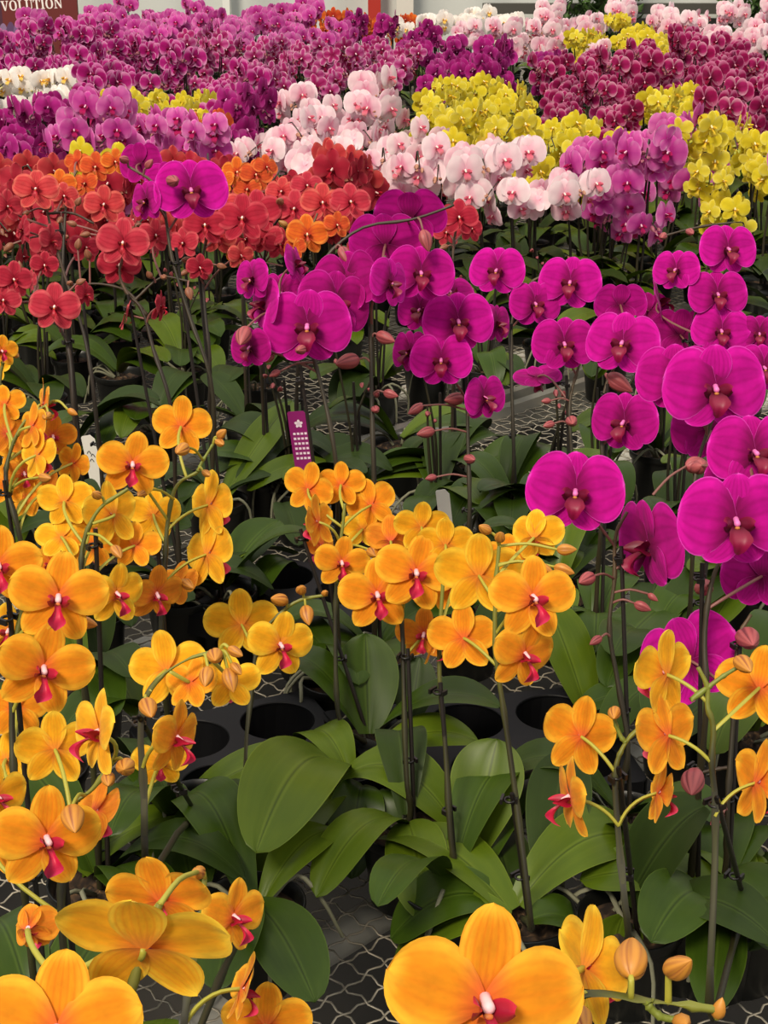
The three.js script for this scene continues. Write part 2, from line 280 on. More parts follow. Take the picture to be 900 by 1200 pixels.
const potProfile = [[0, 0.004], [0.034, 0.004], [0.036, 0], [0.038, 0.002], [0.0475, 0.083], [0.0515, 0.084], [0.0525, 0.095], [0.05, 0.0955], [0.0465, 0.088], [0.0455, 0.08]];
const lathe = (p, n) => new THREE.LatheGeometry(p.map(([r, y]) => new THREE.Vector2(Math.max(r, 0.0001), y)), n);
const potGeo = lathe(potProfile, 28), potGeoFar = lathe(potProfile, 10);
const barkGeo = [0, 1].map(lod => grid(lod ? 2 : 7, lod ? 8 : 26, (u, v) => { const a = v * Math.PI, r = u * 0.0462; return [Math.cos(a) * r, 0.08 + (u < 1 ? 0.012 * (noise2(Math.cos(a) * u * 9 + 20, Math.sin(a) * u * 9) - 0.4) : 0), -Math.sin(a) * r]; }));
function addPot(root, lod, roots) {
  const p = part('pot', lod ? potGeoFar : potGeo, M.potPlastic, root);
  part('potting_bark', barkGeo[lod ? 1 : 0], M.bark, root);
  for (let i = 0; i < roots; i++) {
    const a = R(0, 6.28), r = R(0.03, 0.05), b = a + R(-0.6, 0.6);
    const pts = [V(Math.cos(a) * 0.012, 0.085, Math.sin(a) * 0.012), V(Math.cos(a) * r, 0.1 + R(0, 0.012), Math.sin(a) * r), V(Math.cos(b) * 0.066, R(0.075, 0.095), Math.sin(b) * 0.066), V(Math.cos(b) * R(0.065, 0.09), R(0.02, 0.06), Math.sin(b) * R(0.065, 0.09))];
    part('root', tube(pts, 0.0028, 0.002, 5, 9), M.root, root);
  }
  return p;
}
const clipGeo = mergeGeometries([new THREE.TorusGeometry(0.0075, 0.0022, 5, 10).rotateX(Math.PI / 2), box(0.004, 0.008, 0.018, 0.011, 0, 0), box(0.004, 0.008, 0.012, -0.01, 0, 0.004)]);

// ---------------------------------------------------------------- the setting
{
  const t = texture(256, 256, (x, y) => { const n = fbm(x * 18, y * 18), m = fbm(x * 5 + 7, y * 5); return mix([22, 20, 17], [50, 46, 40], clamp(n * 0.8 + (m - 0.5))); });
  t.repeat.set(8, 8);
  struct('floor', box(26, 0.1, 26, 0, -0.05, -6), std(0xffffff, 0.95, { map: t }), 'dark damp floor under the benches');
}
{ // end wall: pale ribbed film between steel posts, with a dark horizontal beam to the right
  const film = grid(2, 360, (u, v) => [v * 8, u * 3.4, 0.03 * Math.sin(v * 90) + 0.02 * Math.sin(v * 37 + 1)]);
  const w = struct('wall_back', mergeGeometries([film, grid(1, 1, (u, v) => [v * 8, u * 3.4, -0.12])]), std(0xc9ccc8, 0.6), 'pale grey ribbed film wall at the end of the glasshouse');
  w.position.set(0, 0, -11.6);
  const post = (n, x, wd, c, l) => { const m = struct(n, box(wd, 3.4, 0.08), std(c, 0.6), l); m.position.set(x * 1.14, 1.7, -11.46); };
  post('trim_1', -0.98, 0.05, 0xe4e4de, 'white steel post on the film wall');
  post('trim_2', -0.06, 0.09, 0xb02a1c, 'red steel post on the film wall');
  post('trim_3', 0.13, 0.12, 0xd8d2c8, 'cream post beside the red post');
  const bm = struct('trim_4', box(5.4, 0.07, 0.09), std(0x4a4842, 0.7), 'dark horizontal rail on the film wall'); bm.position.set(3.4, 1.02, -11.44);
  const band = struct('trim_5', box(5.4, 0.5, 0.02), std(0x8d8a84, 0.8), 'grey lower panel of the film wall'); band.position.set(3.4, 0.7, -11.5);
}
{ // banner at the far end, standing on two feet
  const z = -10.85, d = 10.25, x0 = (-30 - 450) / FOCAL * d, x1 = (88 - 450) / FOCAL * d, w = x1 - x0, h = 0.75, yTop = 1.5;
  const s = thing('banner_sign', 'dark maroon banner sign with white serif lettering behind lilac orchids', 'sign', V((x0 + x1) / 2, 0, z));
  const cv = document.createElement('canvas'); cv.width = 512; cv.height = Math.round(512 * h / w); const g = cv.getContext('2d');
  g.fillStyle = '#6a2320'; g.fillRect(0, 0, cv.width, cv.height);
  g.fillStyle = '#4b2136'; g.fillRect(0, cv.height * 0.1, cv.width * 0.24, cv.height * 0.9);
  for (let i = 0; i < 9; i++) { g.fillStyle = ['#7a5a86', '#54355e', '#8d7196', '#5f3f68'][i % 4]; g.beginPath(); g.ellipse(cv.width * (0.08 + 0.075 * i), cv.height * 0.84, cv.width * 0.05, cv.height * (0.1 + 0.012 * i % 0.05), 0.1, 0, 6.3); g.fill(); }
  const pxm = 512 / w, capM = 11 / FOCAL * d; // lettering 11 px high in the frame
  g.fillStyle = '#f4ece8'; g.font = `bold ${Math.round(capM * pxm / 0.7)}px serif`; g.textBaseline = 'alphabetic';
  const yText = onPlaneZ(40, 13, z).y; // baseline height of the lettering
  g.save(); g.translate(512 * (-2 + 30) / 118, (yTop - yText) * pxm); g.rotate(-0.05); const tw = g.measureText('VOLUTION').width; g.scale(512 * 73 / 118 / tw, 1); g.fillText('VOLUTION', 0, 0); g.restore();
  const tx = new THREE.CanvasTexture(cv); tx.colorSpace = THREE.SRGBColorSpace;
  part('panel', box(w, h, 0.015, 0, yTop - h / 2, -0.009), std(0x3a1512, 0.7), s);
  const face = new THREE.PlaneGeometry(w, h); face.translate(0, yTop - h / 2, 0.0005); part('printed_face', face, std(0xffffff, 0.55, { map: tx }), s);
  for (const sx of [-1, 1]) part('post', box(0.03, yTop, 0.03, sx * (w / 2 - 0.02), yTop / 2, -0.035), std(0x3a3a3a, 0.5), s);
  part('foot', box(w, 0.02, 0.3, 0, 0.01, -0.03), std(0x3a3a3a, 0.5), s);
}
function onPlaneZ(px, py, z) { const o = camera.position, q = atDepth(px, py, 1).sub(o); return o.clone().addScaledVector(q, (z - o.z) / q.z); }
{ // leafy shrubs in tubs at the far end
  const leafMat = std(0x3f5a26, 0.6);
  [[1.3, 'against the cream wall behind the blush orchids'], [2.3, 'at the far corner behind the blush orchids'], [3.0, 'beside the corner shrub at the end wall']].forEach(([x, l]) => {
    const s = thing('leafy_shrub', 'dark green leafy shrub ' + l, 'shrub', V(x * 1.14, 0, -11.1));
    part('tub', lathe([[0, 0], [0.16, 0], [0.2, 0.34], [0.21, 0.36], [0.18, 0.36], [0.18, 0.3], [0, 0.3]], 16), M.plastic, s);
    part('stem', tube([V(0, 0.28, 0), V(0.02, 0.8, 0), V(0, 1.3, 0.02)], 0.02, 0.01, 6, 6), M.stemBrown, s);
    const one = grid(2, 2, (u, v) => [v * 0.02 * Math.sin(Math.PI * (0.05 + 0.9 * u)), 0.07 * u, -0.02 * u * u + 0.006 * v * v]), gs = [];
    for (let i = 0; i < 1500; i++) { const g = one.clone(); const a = R(0, 6.28), y = R(0.45, 1.6), r = 0.3 * Math.sqrt(rnd()) * Math.sin(Math.PI * clamp((y - 0.3) / 1.5)) ** 0.5; g.rotateX(R(-1.4, 1.4)); g.rotateY(R(0, 6.28)); g.rotateZ(R(-1, 1)); g.translate(Math.cos(a) * r, y, Math.sin(a) * r * 0.9); gs.push(g); }
    part('foliage', mergeGeometries(gs), leafMat, s).userData.kind = 'stuff';
  });
}
// ---------------------------------------------------------------- benches: wire mesh in metal frames, set at 45 degrees to the view
const BENCH_V = [[0.05, 1.98], [2.04, 3.9], [3.96, 5.8], [5.86, 7.7], [7.76, 9.4]];
const benchLabels = ['wire mesh bench under the orange orchids', 'wire mesh bench under the red and vivid magenta orchids', 'wire mesh bench under the yellow and blush orchids', 'wire mesh bench under the plum and crimson orchids', 'wire mesh bench before the film wall'];
const UU = V(Math.SQRT1_2, 0, -Math.SQRT1_2), VV = V(-Math.SQRT1_2, 0, -Math.SQRT1_2);
BENCH_V.forEach(([v0, v1], bi) => {
  const uMin = -0.4, uMax = Math.min(14.9 - v1, 8.2 + bi) - (bi === 0 ? 2 : 0), W = v1 - v0, L = uMax - uMin;
  const b = thing('plant_bench', benchLabels[bi], 'bench', UU.clone().multiplyScalar((uMin + uMax) / 2).addScaledVector(VV, (v0 + v1) / 2));
  b.rotation.y = Math.PI / 4; b.updateMatrixWorld(true);
  const Y = BENCH_Y;
  for (const s of [-1, 1]) part('rail', box(L, 0.06, 0.022, 0, Y - 0.012, s * (W / 2)), M.rail, b);
  for (const s of [-1, 1]) part('rail', box(0.022, 0.06, W - 0.022, s * (L / 2), Y - 0.012, 0), M.rail, b);
  for (let k = 0; k < 3; k++) {
    const pz = (k - 1) * W * 0.36 + (bi === 0 ? 0.02 : 0);
    part('support_pipe', tube([V(-L / 2, Y - 0.036, pz), V(L / 2, Y - 0.036, pz)], 0.021, 0.021, 12, 2), M.pipe, b);
  }
  for (const sx of [-0.46, -0.15, 0.15, 0.46]) { part('cross_bar', box(0.05, 0.05, W - 0.03, sx * L, Y - 0.085, 0), M.rail, b); for (const sz of [-0.4, 0.4]) part('leg', box(0.045, Y - 0.11, 0.045, sx * L, (Y - 0.11) / 2, sz * W), M.rail, b); }
  // woven mesh
  const cell = 0.028, r = 0.00135, pos = [], idx = [];
  const run = (pts) => { // triangular wire along a polyline
    const base0 = pos.length / 3;
    pts.forEach((p, i) => { const a = pts[Math.max(0, i - 1)], c = pts[Math.min(pts.length - 1, i + 1)], t = c.clone().sub(a).normalize(), s = t.clone().cross(V(0, 1, 0)).normalize(), n = s.clone().cross(t); for (let k = 0; k < 3; k++) { const an = k * 2.0944 + 0.5236; pos.push(p.x + (s.x * Math.cos(an) + n.x * Math.sin(an)) * r, p.y + (s.y * Math.cos(an) + n.y * Math.sin(an)) * r, p.z + (s.z * Math.cos(an) + n.z * Math.sin(an)) * r); } });
    for (let i = 0; i < pts.length - 1; i++) for (let k = 0; k < 3; k++) { const a = base0 + i * 3 + k, c = base0 + i * 3 + (k + 1) % 3; idx.push(a, c, a + 3, c, c + 3, a + 3); }
  };
  const near = p => { const q = project(p.clone().applyMatrix4(b.matrixWorld)); return q[2] > 0.3 && q[2] < 3.5 && q[0] > -260 && q[0] < 1160 && q[1] > 250 && q[1] < 1380; };
  for (const dir of [0, 1]) {
    const len = dir ? W : L, across = dir ? L : W, n = Math.floor((across - 0.03) / cell), m = Math.floor(len / cell);
    for (let i = 0; i <= n; i++) {
      const off = -across / 2 + 0.015 + i * cell, at = (s, dy, dx) => dir ? V(off + dx, Y - 0.002 + dy, s) : V(s, Y - 0.002 + dy, off + dx);
      let pts = [at(-len / 2, 0, 0)], was = false;
      for (let k = 0; k < m; k++) {
        const s = -len / 2 + k * cell;
        if (near(at(s + cell / 2, 0, 0))) { if (!was) pts.push(at(s, 0, 0)); for (let q = 0; q < 4; q++) { const ph = (k * 4 + q) * Math.PI / 2 + (i % 2) * Math.PI; pts.push(at(s + q * cell / 4, 0.0016 * Math.cos(ph / 2 + dir * Math.PI / 2), 0.0024 * Math.sin(ph))); } was = true; }
        else if (was) { pts.push(at(s, 0, 0)); was = false; }
      }
      pts.push(at(len / 2, 0, 0)); run(pts);
    }
  }
  const g = new THREE.BufferGeometry(); g.setAttribute('position', new THREE.Float32BufferAttribute(pos, 3)); g.setIndex(idx); g.computeVertexNormals();
  part('wire_mesh', g, M.wire, b).userData.kind = 'stuff';
});
// ---------------------------------------------------------------- carry trays and empty pots
function tray(px, py, turn, nx, ny, label) {
  const pitch = 0.108, hr = 0.0455, H = 0.085, c = onPlane(px, py, BENCH_Y + H); c.y = BENCH_Y;
  const t = thing('carry_tray', label, 'tray', c); t.rotation.y = turn;
  const w = nx * pitch + 0.01, d = ny * pitch + 0.01, s = new THREE.Shape();
  const rr = 0.012; s.moveTo(-w / 2 + rr, -d / 2); s.lineTo(w / 2 - rr, -d / 2); s.quadraticCurveTo(w / 2, -d / 2, w / 2, -d / 2 + rr); s.lineTo(w / 2, d / 2 - rr); s.quadraticCurveTo(w / 2, d / 2, w / 2 - rr, d / 2); s.lineTo(-w / 2 + rr, d / 2); s.quadraticCurveTo(-w / 2, d / 2, -w / 2, d / 2 - rr); s.lineTo(-w / 2, -d / 2 + rr); s.quadraticCurveTo(-w / 2, -d / 2, -w / 2 + rr, -d / 2);
  const cups = [];
  for (let i = 0; i < nx; i++) for (let j = 0; j < ny; j++) { const x = (i - (nx - 1) / 2) * pitch, y = (j - (ny - 1) / 2) * pitch; const h = new THREE.Path(); h.absarc(x, y, hr, 0, Math.PI * 2, true); s.holes.push(h); cups.push([x, -y]); }
  const plate = new THREE.ExtrudeGeometry(s, { depth: 0.002, bevelEnabled: true, bevelThickness: 0.001, bevelSize: 0.001, bevelSegments: 1, curveSegments: 18 }); plate.rotateX(-Math.PI / 2); plate.translate(0, H - 0.003, 0);
  part('deck', plate, M.plastic, t);
  for (const [a, e, l] of [[w, 0, d / 2], [w, 0, -d / 2]]) part('skirt', box(a - 0.01, 0.03, 0.002, 0, H - 0.017, l), M.plastic, t);
  for (const l of [-w / 2, w / 2]) part('skirt', box(0.002, 0.03, d - 0.01, l, H - 0.017, 0), M.plastic, t);
  const cup = lathe([[0.012, 0.002], [0.036, 0.002], [0.038, 0.006], [hr, H - 0.003]], 20);
  for (const [x, z] of cups) { const m = part('cup', cup, M.plastic, t); m.position.set(x, 0, z); }
}
tray(293, 880, 0.42, 2, 2, 'black carry tray with round pot holes beside a bright green leaf');
tray(560, 872, 0.2, 3, 2, 'black carry tray of empty pot holes beneath the tallest orange cluster');
tray(345, 700, -0.5, 2, 2, 'black carry tray tucked under dark strap leaves by the support pipe');
function emptyPot(px, py, label) { const c = onPlane(px, py, BENCH_Y + 0.09); c.y = BENCH_Y; const t = thing('empty_pot', label, 'pot', c); part('body', potGeo, M.plastic, t); t.scale.setScalar(1.05); }
emptyPot(384, 778, 'empty black pot standing on open wire mesh beside the upright leaf');
// ---------------------------------------------------------------- potted orchids placed one by one
const camQ = new THREE.Quaternion(); camera.getWorldQuaternion(camQ);
const REAL = { orange: 0.074, magenta: 0.096, red: 0.06, copper: 0.06 };
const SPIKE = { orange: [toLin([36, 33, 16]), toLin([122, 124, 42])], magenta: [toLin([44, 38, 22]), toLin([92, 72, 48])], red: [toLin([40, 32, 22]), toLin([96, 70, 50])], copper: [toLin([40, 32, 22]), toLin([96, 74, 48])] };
const facing = (yaw, pitch, roll) => camQ.clone().multiply(new THREE.Quaternion().setFromEuler(new THREE.Euler(0, yaw * DEG, 0))).multiply(new THREE.Quaternion().setFromEuler(new THREE.Euler(-pitch * DEG, 0, 0))).multiply(new THREE.Quaternion().setFromEuler(new THREE.Euler(0, 0, -roll * DEG)));
function nearestOn(paths, p) { let best = null, bd = 1e9; for (const pts of paths) for (let i = 0; i < pts.length - 1; i++) { const l = new THREE.Line3(pts[i], pts[i + 1]), q = l.closestPointToPoint(p, true, V()), d = q.distanceTo(p); if (d < bd) { bd = d; best = q; } } return best; }
// spec: d depth of the flower head, stem pixels from the tip down, flowers [x, y, width px, yaw, pitch, roll, tone, depth shift, closed], buds [x, y, length px]
function orchid(kind, name, label, spec) {
  const c = nearKind(kind), d = spec.d; rnd = rngOf([...label].reduce((a, ch) => (a * 31 + ch.charCodeAt(0)) | 0, 7));
  const stemW = spec.stem.map(([x, y, dd = 0]) => atDepth(x, y, d + dd));
  const foot = stemW[stemW.length - 1].clone(); foot.y = BENCH_Y + 0.085;
  if (spec.foot) { const f = onPlane(spec.foot[0], spec.foot[1], BENCH_Y + 0.085); foot.copy(f); }
  const base = foot.clone(); base.y = BENCH_Y;
  const root = thing(name, label, 'orchid', base, spec.group);
  const loc = p => p.clone().sub(base);
  const last = stemW[stemW.length - 1], lower = [last.clone().lerp(foot, 0.5).add(V(R(-0.006, 0.006), 0, R(-0.006, 0.006))), foot];
  const path = [...stemW, ...lower].map(loc);
  const thick = kind === 'orange' ? 0.0033 : 0.0032;
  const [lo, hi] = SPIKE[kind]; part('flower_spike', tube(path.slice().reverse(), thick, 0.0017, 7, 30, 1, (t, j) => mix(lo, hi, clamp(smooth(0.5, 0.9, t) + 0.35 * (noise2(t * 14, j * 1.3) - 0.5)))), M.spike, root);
  const paths = [path.slice(0, stemW.length)];
  for (const br of spec.branches ?? []) { const pts = br.map(([x, y, dd = 0]) => loc(atDepth(x, y, d + dd))); const j = nearestOn([path], pts[pts.length - 1]); const full = [...pts, j]; paths.push(full); part('branch', tube(full.slice().reverse(), 0.0022, 0.0014, 6, 18, 1), M[c.k.stem], root); }
  // stake and clips
  if (spec.stake !== false) {
    const top = loc(atDepth(...(spec.stake ?? [spec.stem[spec.stem.length - 2][0] + 3, spec.stem[spec.stem.length - 2][1]]), d - 0.008)), bot = loc(foot).add(V(0.009, -0.02, 0.006));
    part('stake', tube([bot, top], 0.0026, 0.0022, 6, 2), M.stake, root);
    for (const t of [0.96, 0.45]) { const m = part('clip', clipGeo, M.clip, root); m.position.copy(bot.clone().lerp(top, t)).add(V(-0.003, 0, 0)); m.rotation.y = R(0, 3); m.scale.setScalar(0.6); }
  }
  for (const [x, y, w, yaw = 0, pitch = 0, roll = 0, tone, dd, closed] of spec.flowers) {
    const dep = d + (dd ?? -0.038 * Math.cos(yaw * DEG)), p = loc(atDepth(x, y, dep)), q = facing(yaw, pitch, roll), S = w * dep / FOCAL;
    const f = nearFlower(root, kind, p, q, S, tone, { closed });
    const n = V(0, 0, 1).applyQuaternion(q), back = p.clone().addScaledVector(n, -0.03 * S), j0 = nearestOn(paths, back), j = nearestOn(paths, back.clone().add(V(0, -0.75 * j0.distanceTo(back), 0)));
    let gap = back.distanceTo(j); if (gap > 0.09) { j.copy(back).add(j.clone().sub(back).setLength(0.09)); gap = 0.09; }
    const cp = back.clone().addScaledVector(n, -gap * 0.5).lerp(j, 0.25);
    f.updateMatrix(); const inv = f.matrix.clone().invert();
    const pts = [back, cp, j].map(v => v.clone().applyMatrix4(inv));
    part('pedicel', tube(new THREE.QuadraticBezierCurve3(...pts).getPoints(4), 0.0015 / S, 0.0017 / S, 5, 7), M[c.k.ped], f);
  }
  for (const [x, y, l, dd = -0.01] of spec.buds ?? []) {
    const dep = d + dd, p = loc(atDepth(x, y, dep)), j = nearestOn(paths, p), len = l * dep / FOCAL * 1.1, out = p.clone().sub(j);
    if (out.length() > 0.07) out.setLength(0.07);
    const ax = out.lengthSq() < 1e-8 ? V(0, 1, 0) : out.clone().normalize(); ax.add(V(R(-0.3, 0.3), R(-0.5, 0.1), R(0, 0.4))).normalize();
    const m = part('bud', len < 0.014 ? c.budSmall : c.bud, M.bud, root); m.scale.setScalar(len); m.quaternion.setFromUnitVectors(V(0, 1, 0), ax); m.position.copy(p).addScaledVector(ax, -len / 2);
    const st = m.position.clone(), jj = p.clone().sub(out);
    if (st.distanceTo(jj) > 0.004) part('bud_stalk', tube([st.clone().addScaledVector(ax, len * 0.05), st.clone().lerp(jj, 0.5).add(V(0, 0.004, 0)), jj], 0.0013, 0.0015, 5, 6), M[c.k.ped], root);
  }
  addPot(root, false, spec.roots ?? 3);
  const mats = spec.leafTone != null ? [M.leaf[spec.leafTone]] : M.leaf;
  for (const [bx, by, tx, ty, w, ht = 0.08, arch = 0.02, roll = 0, tone, hb = 0.1] of spec.leaves ?? []) {
    const p0 = onPlane(bx, by, BENCH_Y + hb), p1 = onPlane(tx, ty, BENCH_Y + ht);
    part('leaf', leafGeometry(loc(p0), loc(p1), w, arch, roll, 20, 8), M.leaf[tone ?? Math.floor(rnd() * mats.length)], root);
  }
  const nAuto = spec.autoLeaves ?? 5;
  if (nAuto) rosette(nAuto, spec.leafLen ?? 0.15, 0.062, spec.turn ?? R(0, 3.1), false).forEach(g => part('leaf', g, mats[Math.floor(rnd() * mats.length)], root));
  return root;
}
const O = (label, spec) => orchid('orange', 'orange_orchid', label, spec);
O('orange orchid cluster just behind the yellow-orange flowers, beside the white written tag', { d: 1.62, stem: [[62, 470], [30, 493], [12, 530], [7, 560], [24, 632]], stake: [5, 563], flowers: [[50, 474, 62, 105, 0, 0, 0], [38, 500, 60, 132, 0, 0, 0, -0.02], [44, 534, 64, 136, -5, 0, 1, -0.03], [86, 543, 50, 145, 0, -20, 0], [31, 585, 54, 165, -10, 0, 0], [8, 508, 54, -150, 0, 0, 2], [6, 474, 48, 180, 0, 10, 0], [8, 568, 52, -170, 0, 0, 0], [28, 555, 50, 30, -15, 0, 2, 0.03], [62, 512, 54, 20, -15, 0, 2, 0.04], [20, 528, 52, 170, 0, 0, 0, 0.05], [60, 575, 50, 150, -10, 0, 2, 0.05]], buds: [[53, 560, 20, -0.05], [55, 488, 18, -0.03], [85, 483, 14]], leafTone: 0 });
O('yellow-orange orchid with two flowers turned side-on beside an empty patch of mesh', { d: 1.55, stem: [[232, 553], [208, 568], [197, 610], [193, 670], [189, 745]], stake: [184, 630], flowers: [[155, 545, 82, 14, -2, 8, 0, -0.06], [213, 500, 74, 165, 5, -10, 0], [246, 592, 84, 132, 0, 0, 1], [244, 650, 90, 134, 0, 8, 1], [180, 603, 64, 180, 0, 0, 1], [183, 697, 72, 38, -20, 0, 2], [207, 685, 60, 150, -20, 0, 2]], branches: [[[250, 520], [235, 545]]], buds: [[213, 527, 26, -0.05], [260, 508, 17], [258, 519, 17], [242, 555, 15], [220, 685, 22], [167, 577, 20, -0.05]] });
O('bright yellow-orange orchid with flower backs turned forward, squeezed between two fuller clusters', { d: 1.42, stem: [[150, 573], [116, 597], [98, 635], [95, 670], [92, 730]], stake: [112, 620], flowers: [[76, 588, 66, 170, 5, 5, 1], [72, 630, 62, 185, -25, 0, 1], [132, 603, 82, -125, 0, 5, 1], [136, 697, 78, 42, -5, 0, 1], [110, 640, 60, 180, -10, 0, 0], [104, 600, 64, 200, 5, 0, 1, 0.06], [158, 640, 60, 170, -10, 0, 0, 0.05], [60, 662, 66, 10, 0, 0, 0, 0.06]], buds: [[137, 647, 22, -0.04], [113, 580, 18]] });
O('orange orchid with two wide open crimson-lipped flowers one above the other', { d: 1.2, stem: [[45, 660], [30, 700], [18, 760], [14, 850], [18, 930]], stake: [10, 700], flowers: [[68, 702, 114, 14, 0, 6, 0, -0.05], [-2, 664, 98, 20, 0, 0, 0], [50, 785, 116, 25, -5, 14, 0, -0.05], [8, 890, 70, 165, -10, 0, 1], [10, 740, 70, 0, 0, 0, 1, 0.03], [18, 830, 76, 200, -10, 0, 0, 0.04]], buds: [[103, 730, 24]], leafTone: 0 });
O('orange orchid with a fat striped bud above its spike and brown buds at the tip', { d: 1.16, stem: [[258, 762], [222, 772], [190, 792], [172, 815], [165, 850], [169, 930], [171, 1010]], stake: [163, 840], flowers: [[196, 785, 96, 165, 0, 8, 1, 0.03], [206, 866, 94, 66, -10, 6, 0, -0.02], [188, 893, 66, 10, -5, 0, 1, 0.04], [270, 800, 70, 188, -20, 0, 1, 0.04], [223, 800, 70, 150, -20, 0, 0, 0.01]], buds: [[174, 830, 34, -0.03], [242, 793, 28, -0.02], [252, 769, 30], [276, 764, 22], [277, 784, 20], [270, 797, 30, -0.01]],
  leaves: [[228, 950, 66, 1042, 0.078, 0.06, 0.02, 0.2, 1], [230, 960, 140, 1075, 0.07, 0.05, 0.015, 0.1, 1], [235, 955, 290, 1020, 0.06, 0.07, 0.02, 0, 1], [225, 948, 120, 935, 0.06, 0.09, 0.02, 0, 0]], autoLeaves: 1, foot: [232, 952] });
O('orange orchid with a pale striped sepal and deep pink lip seen from the side', { d: 1.06, stem: [[132, 893], [108, 925], [84, 945], [76, 990], [72, 1080]], stake: [72, 985], flowers: [[116, 860, 108, -56, 8, 0, 1, -0.04], [64, 878, 92, -155, 8, 0, 1], [112, 952, 88, 130, -25, 10, 2, 0.02], [54, 985, 128, 30, 0, 4, 0, -0.05], [-6, 935, 90, 60, 0, 0, 1], [-4, 985, 96, 150, -5, 0, 0, 0.03]], buds: [[127, 914, 26, -0.05], [147, 899, 36, -0.05], [86, 960, 44, -0.06]], leafTone: 1 });
O('large orange orchid showing the whole back of one flower and a half-open one', { d: 0.68, stem: [[187, 1060], [165, 1120], [145, 1210], [140, 1300]], stake: false, flowers: [[169, 1106, 204, 180, 40, 0, 1, -0.01], [190, 1054, 128, 168, 28, 8, 0, 0.06], [33, 1090, 86, 178, -10, 10, 2, 0.05, 0.9], [66, 1212, 195, 0, 25, 0, 0, -0.04]], branches: [[[60, 1140, 0.02], [110, 1190]]], buds: [[232, 1024, 26, 0.05]], autoLeaves: 3 });
O('orange orchid with a magenta-lipped flower leaning over a clear pot rim', { d: 0.98, stem: [[240, 1030], [236, 1080], [222, 1150], [214, 1230]], stake: [185, 1120], flowers: [[273, 1076, 96, 52, 0, 6, 0], [284, 1160, 90, 100, -25, 15, 0], [312, 1200, 104, 180, 12, 0, 0]], buds: [[233, 1021, 24]], foot: [296, 1068], leaves: [[310, 1052, 392, 972, 0.05, 0.12, 0.02, 0.1, 1]], autoLeaves: 3, roots: 5 });
O('yellow-orange orchid with one open flower and round buds on an arching tip', { d: 1.62, stem: [[384, 697], [350, 704], [325, 722], [306, 745], [296, 800], [293, 930]], stake: false, flowers: [[328, 757, 84, 25, 0, 6, 1], [283, 732, 86, 190, 0, 0, 1]], buds: [[327, 703, 26], [360, 721, 26], [353, 691, 20], [381, 695, 14]], foot: [404, 898], roots: 5, autoLeaves: 0,
  leaves: [[398, 900, 300, 1000, 0.092, 0.16, 0.05, -0.3, 1], [405, 895, 208, 955, 0.08, 0.06, 0.035, 0.1, 1], [408, 905, 356, 866, 0.06, 0.1, 0.03, 0, 1], [398, 915, 535, 970, 0.062, 0.08, 0.045, 0.3, 1], [425, 920, 412, 1030, 0.06, 0.03, 0.03, -0.2, 0], [400, 930, 305, 1038, 0.07, 0.05, 0.02, 0.1, 1], [440, 930, 470, 1035, 0.06, 0.02, 0.02, 0.2, 0]] });
O('orange orchid with pinched side-on flowers above the upright dark leaf', { d: 1.75, stem: [[404, 590], [402, 612], [396, 660], [393, 740], [400, 850]], stake: [352, 620], flowers: [[362, 573, 66, 150, 5, -20, 0], [372, 612, 66, -115, -5, 10, 0, -0.02], [377, 640, 58, -125, -20, 0, 2], [400, 660, 66, 14, -4, 8, 0], [436, 592, 66, 150, 5, 20, 0], [425, 620, 50, 180, 0, 0, 1, 0.04], [400, 568, 56, 165, 10, 0, 0]], buds: [[437, 648, 22, -0.05]], foot: [432, 872], leaves: [[432, 860, 428, 742, 0.075, 0.2, 0.0, 0.0, 0, 0.1], [480, 850, 492, 770, 0.05, 0.16, 0, 0, 2], [440, 885, 560, 868, 0.055, 0.11, 0.02, 0.2, 1]], autoLeaves: 2 });
O('orange orchid with two crimson-lipped flowers side by side over the black tray', { d: 1.6, stem: [[500, 640], [480, 662], [470, 690], [472, 750], [477, 918]], stake: [478, 760], flowers: [[442, 698, 90, 8, 2, -4, 0], [487, 672, 96, 10, 2, 12, 0, -0.07], [458, 634, 66, 175, 10, 0, 2, 0.05, 0.5], [494, 617, 64, 182, 20, 0, 1, 0.04], [497, 744, 66, -14, -10, 0, 2, 0.02]], autoLeaves: 3 });
O('orange orchid with one large striped flower back and drooping red-lipped flowers', { d: 1.36, stem: [[585, 640], [581, 690], [581, 766], [590, 830], [604, 930], [622, 1080]], stake: [600, 930], flowers: [[561, 674, 102, 182, 12, 0, 1, 0.03], [543, 748, 84, 192, -6, 0, 0, 0.03], [624, 702, 104, 20, 4, 4, 0, -0.04], [614, 768, 92, 35, -14, 8, 0], [626, 630, 74, 160, 10, 0, 1, 0.04, 0.45], [595, 655, 60, 180, 0, 0, 0, 0.06]], buds: [[568, 620, 20], [586, 629, 20], [664, 644, 22], [661, 668, 24], [640, 668, 22]], foot: [612, 1076], roots: 7, autoLeaves: 0,
  leaves: [[598, 1068, 450, 980, 0.078, 0.09, 0.03, 0.1, 1], [556, 1000, 583, 866, 0.075, 0.2, 0.01, 0.1, 1], [570, 1010, 600, 900, 0.06, 0.12, 0.01, -0.1, 0], [588, 1060, 458, 1100, 0.075, 0.06, 0.03, -0.2, 0], [596, 1080, 460, 1135, 0.07, 0.03, 0.03, -0.2, 1], [607, 1060, 770, 1002, 0.07, 0.07, 0.05, 0.35, 1], [640, 1040, 664, 880, 0.066, 0.17, 0.01, 0.1, 2], [620, 1080, 700, 1110, 0.06, 0.06, 0.02, 0, 0], [598, 1040, 575, 975, 0.06, 0.07, 0.01, 0, 2]] });
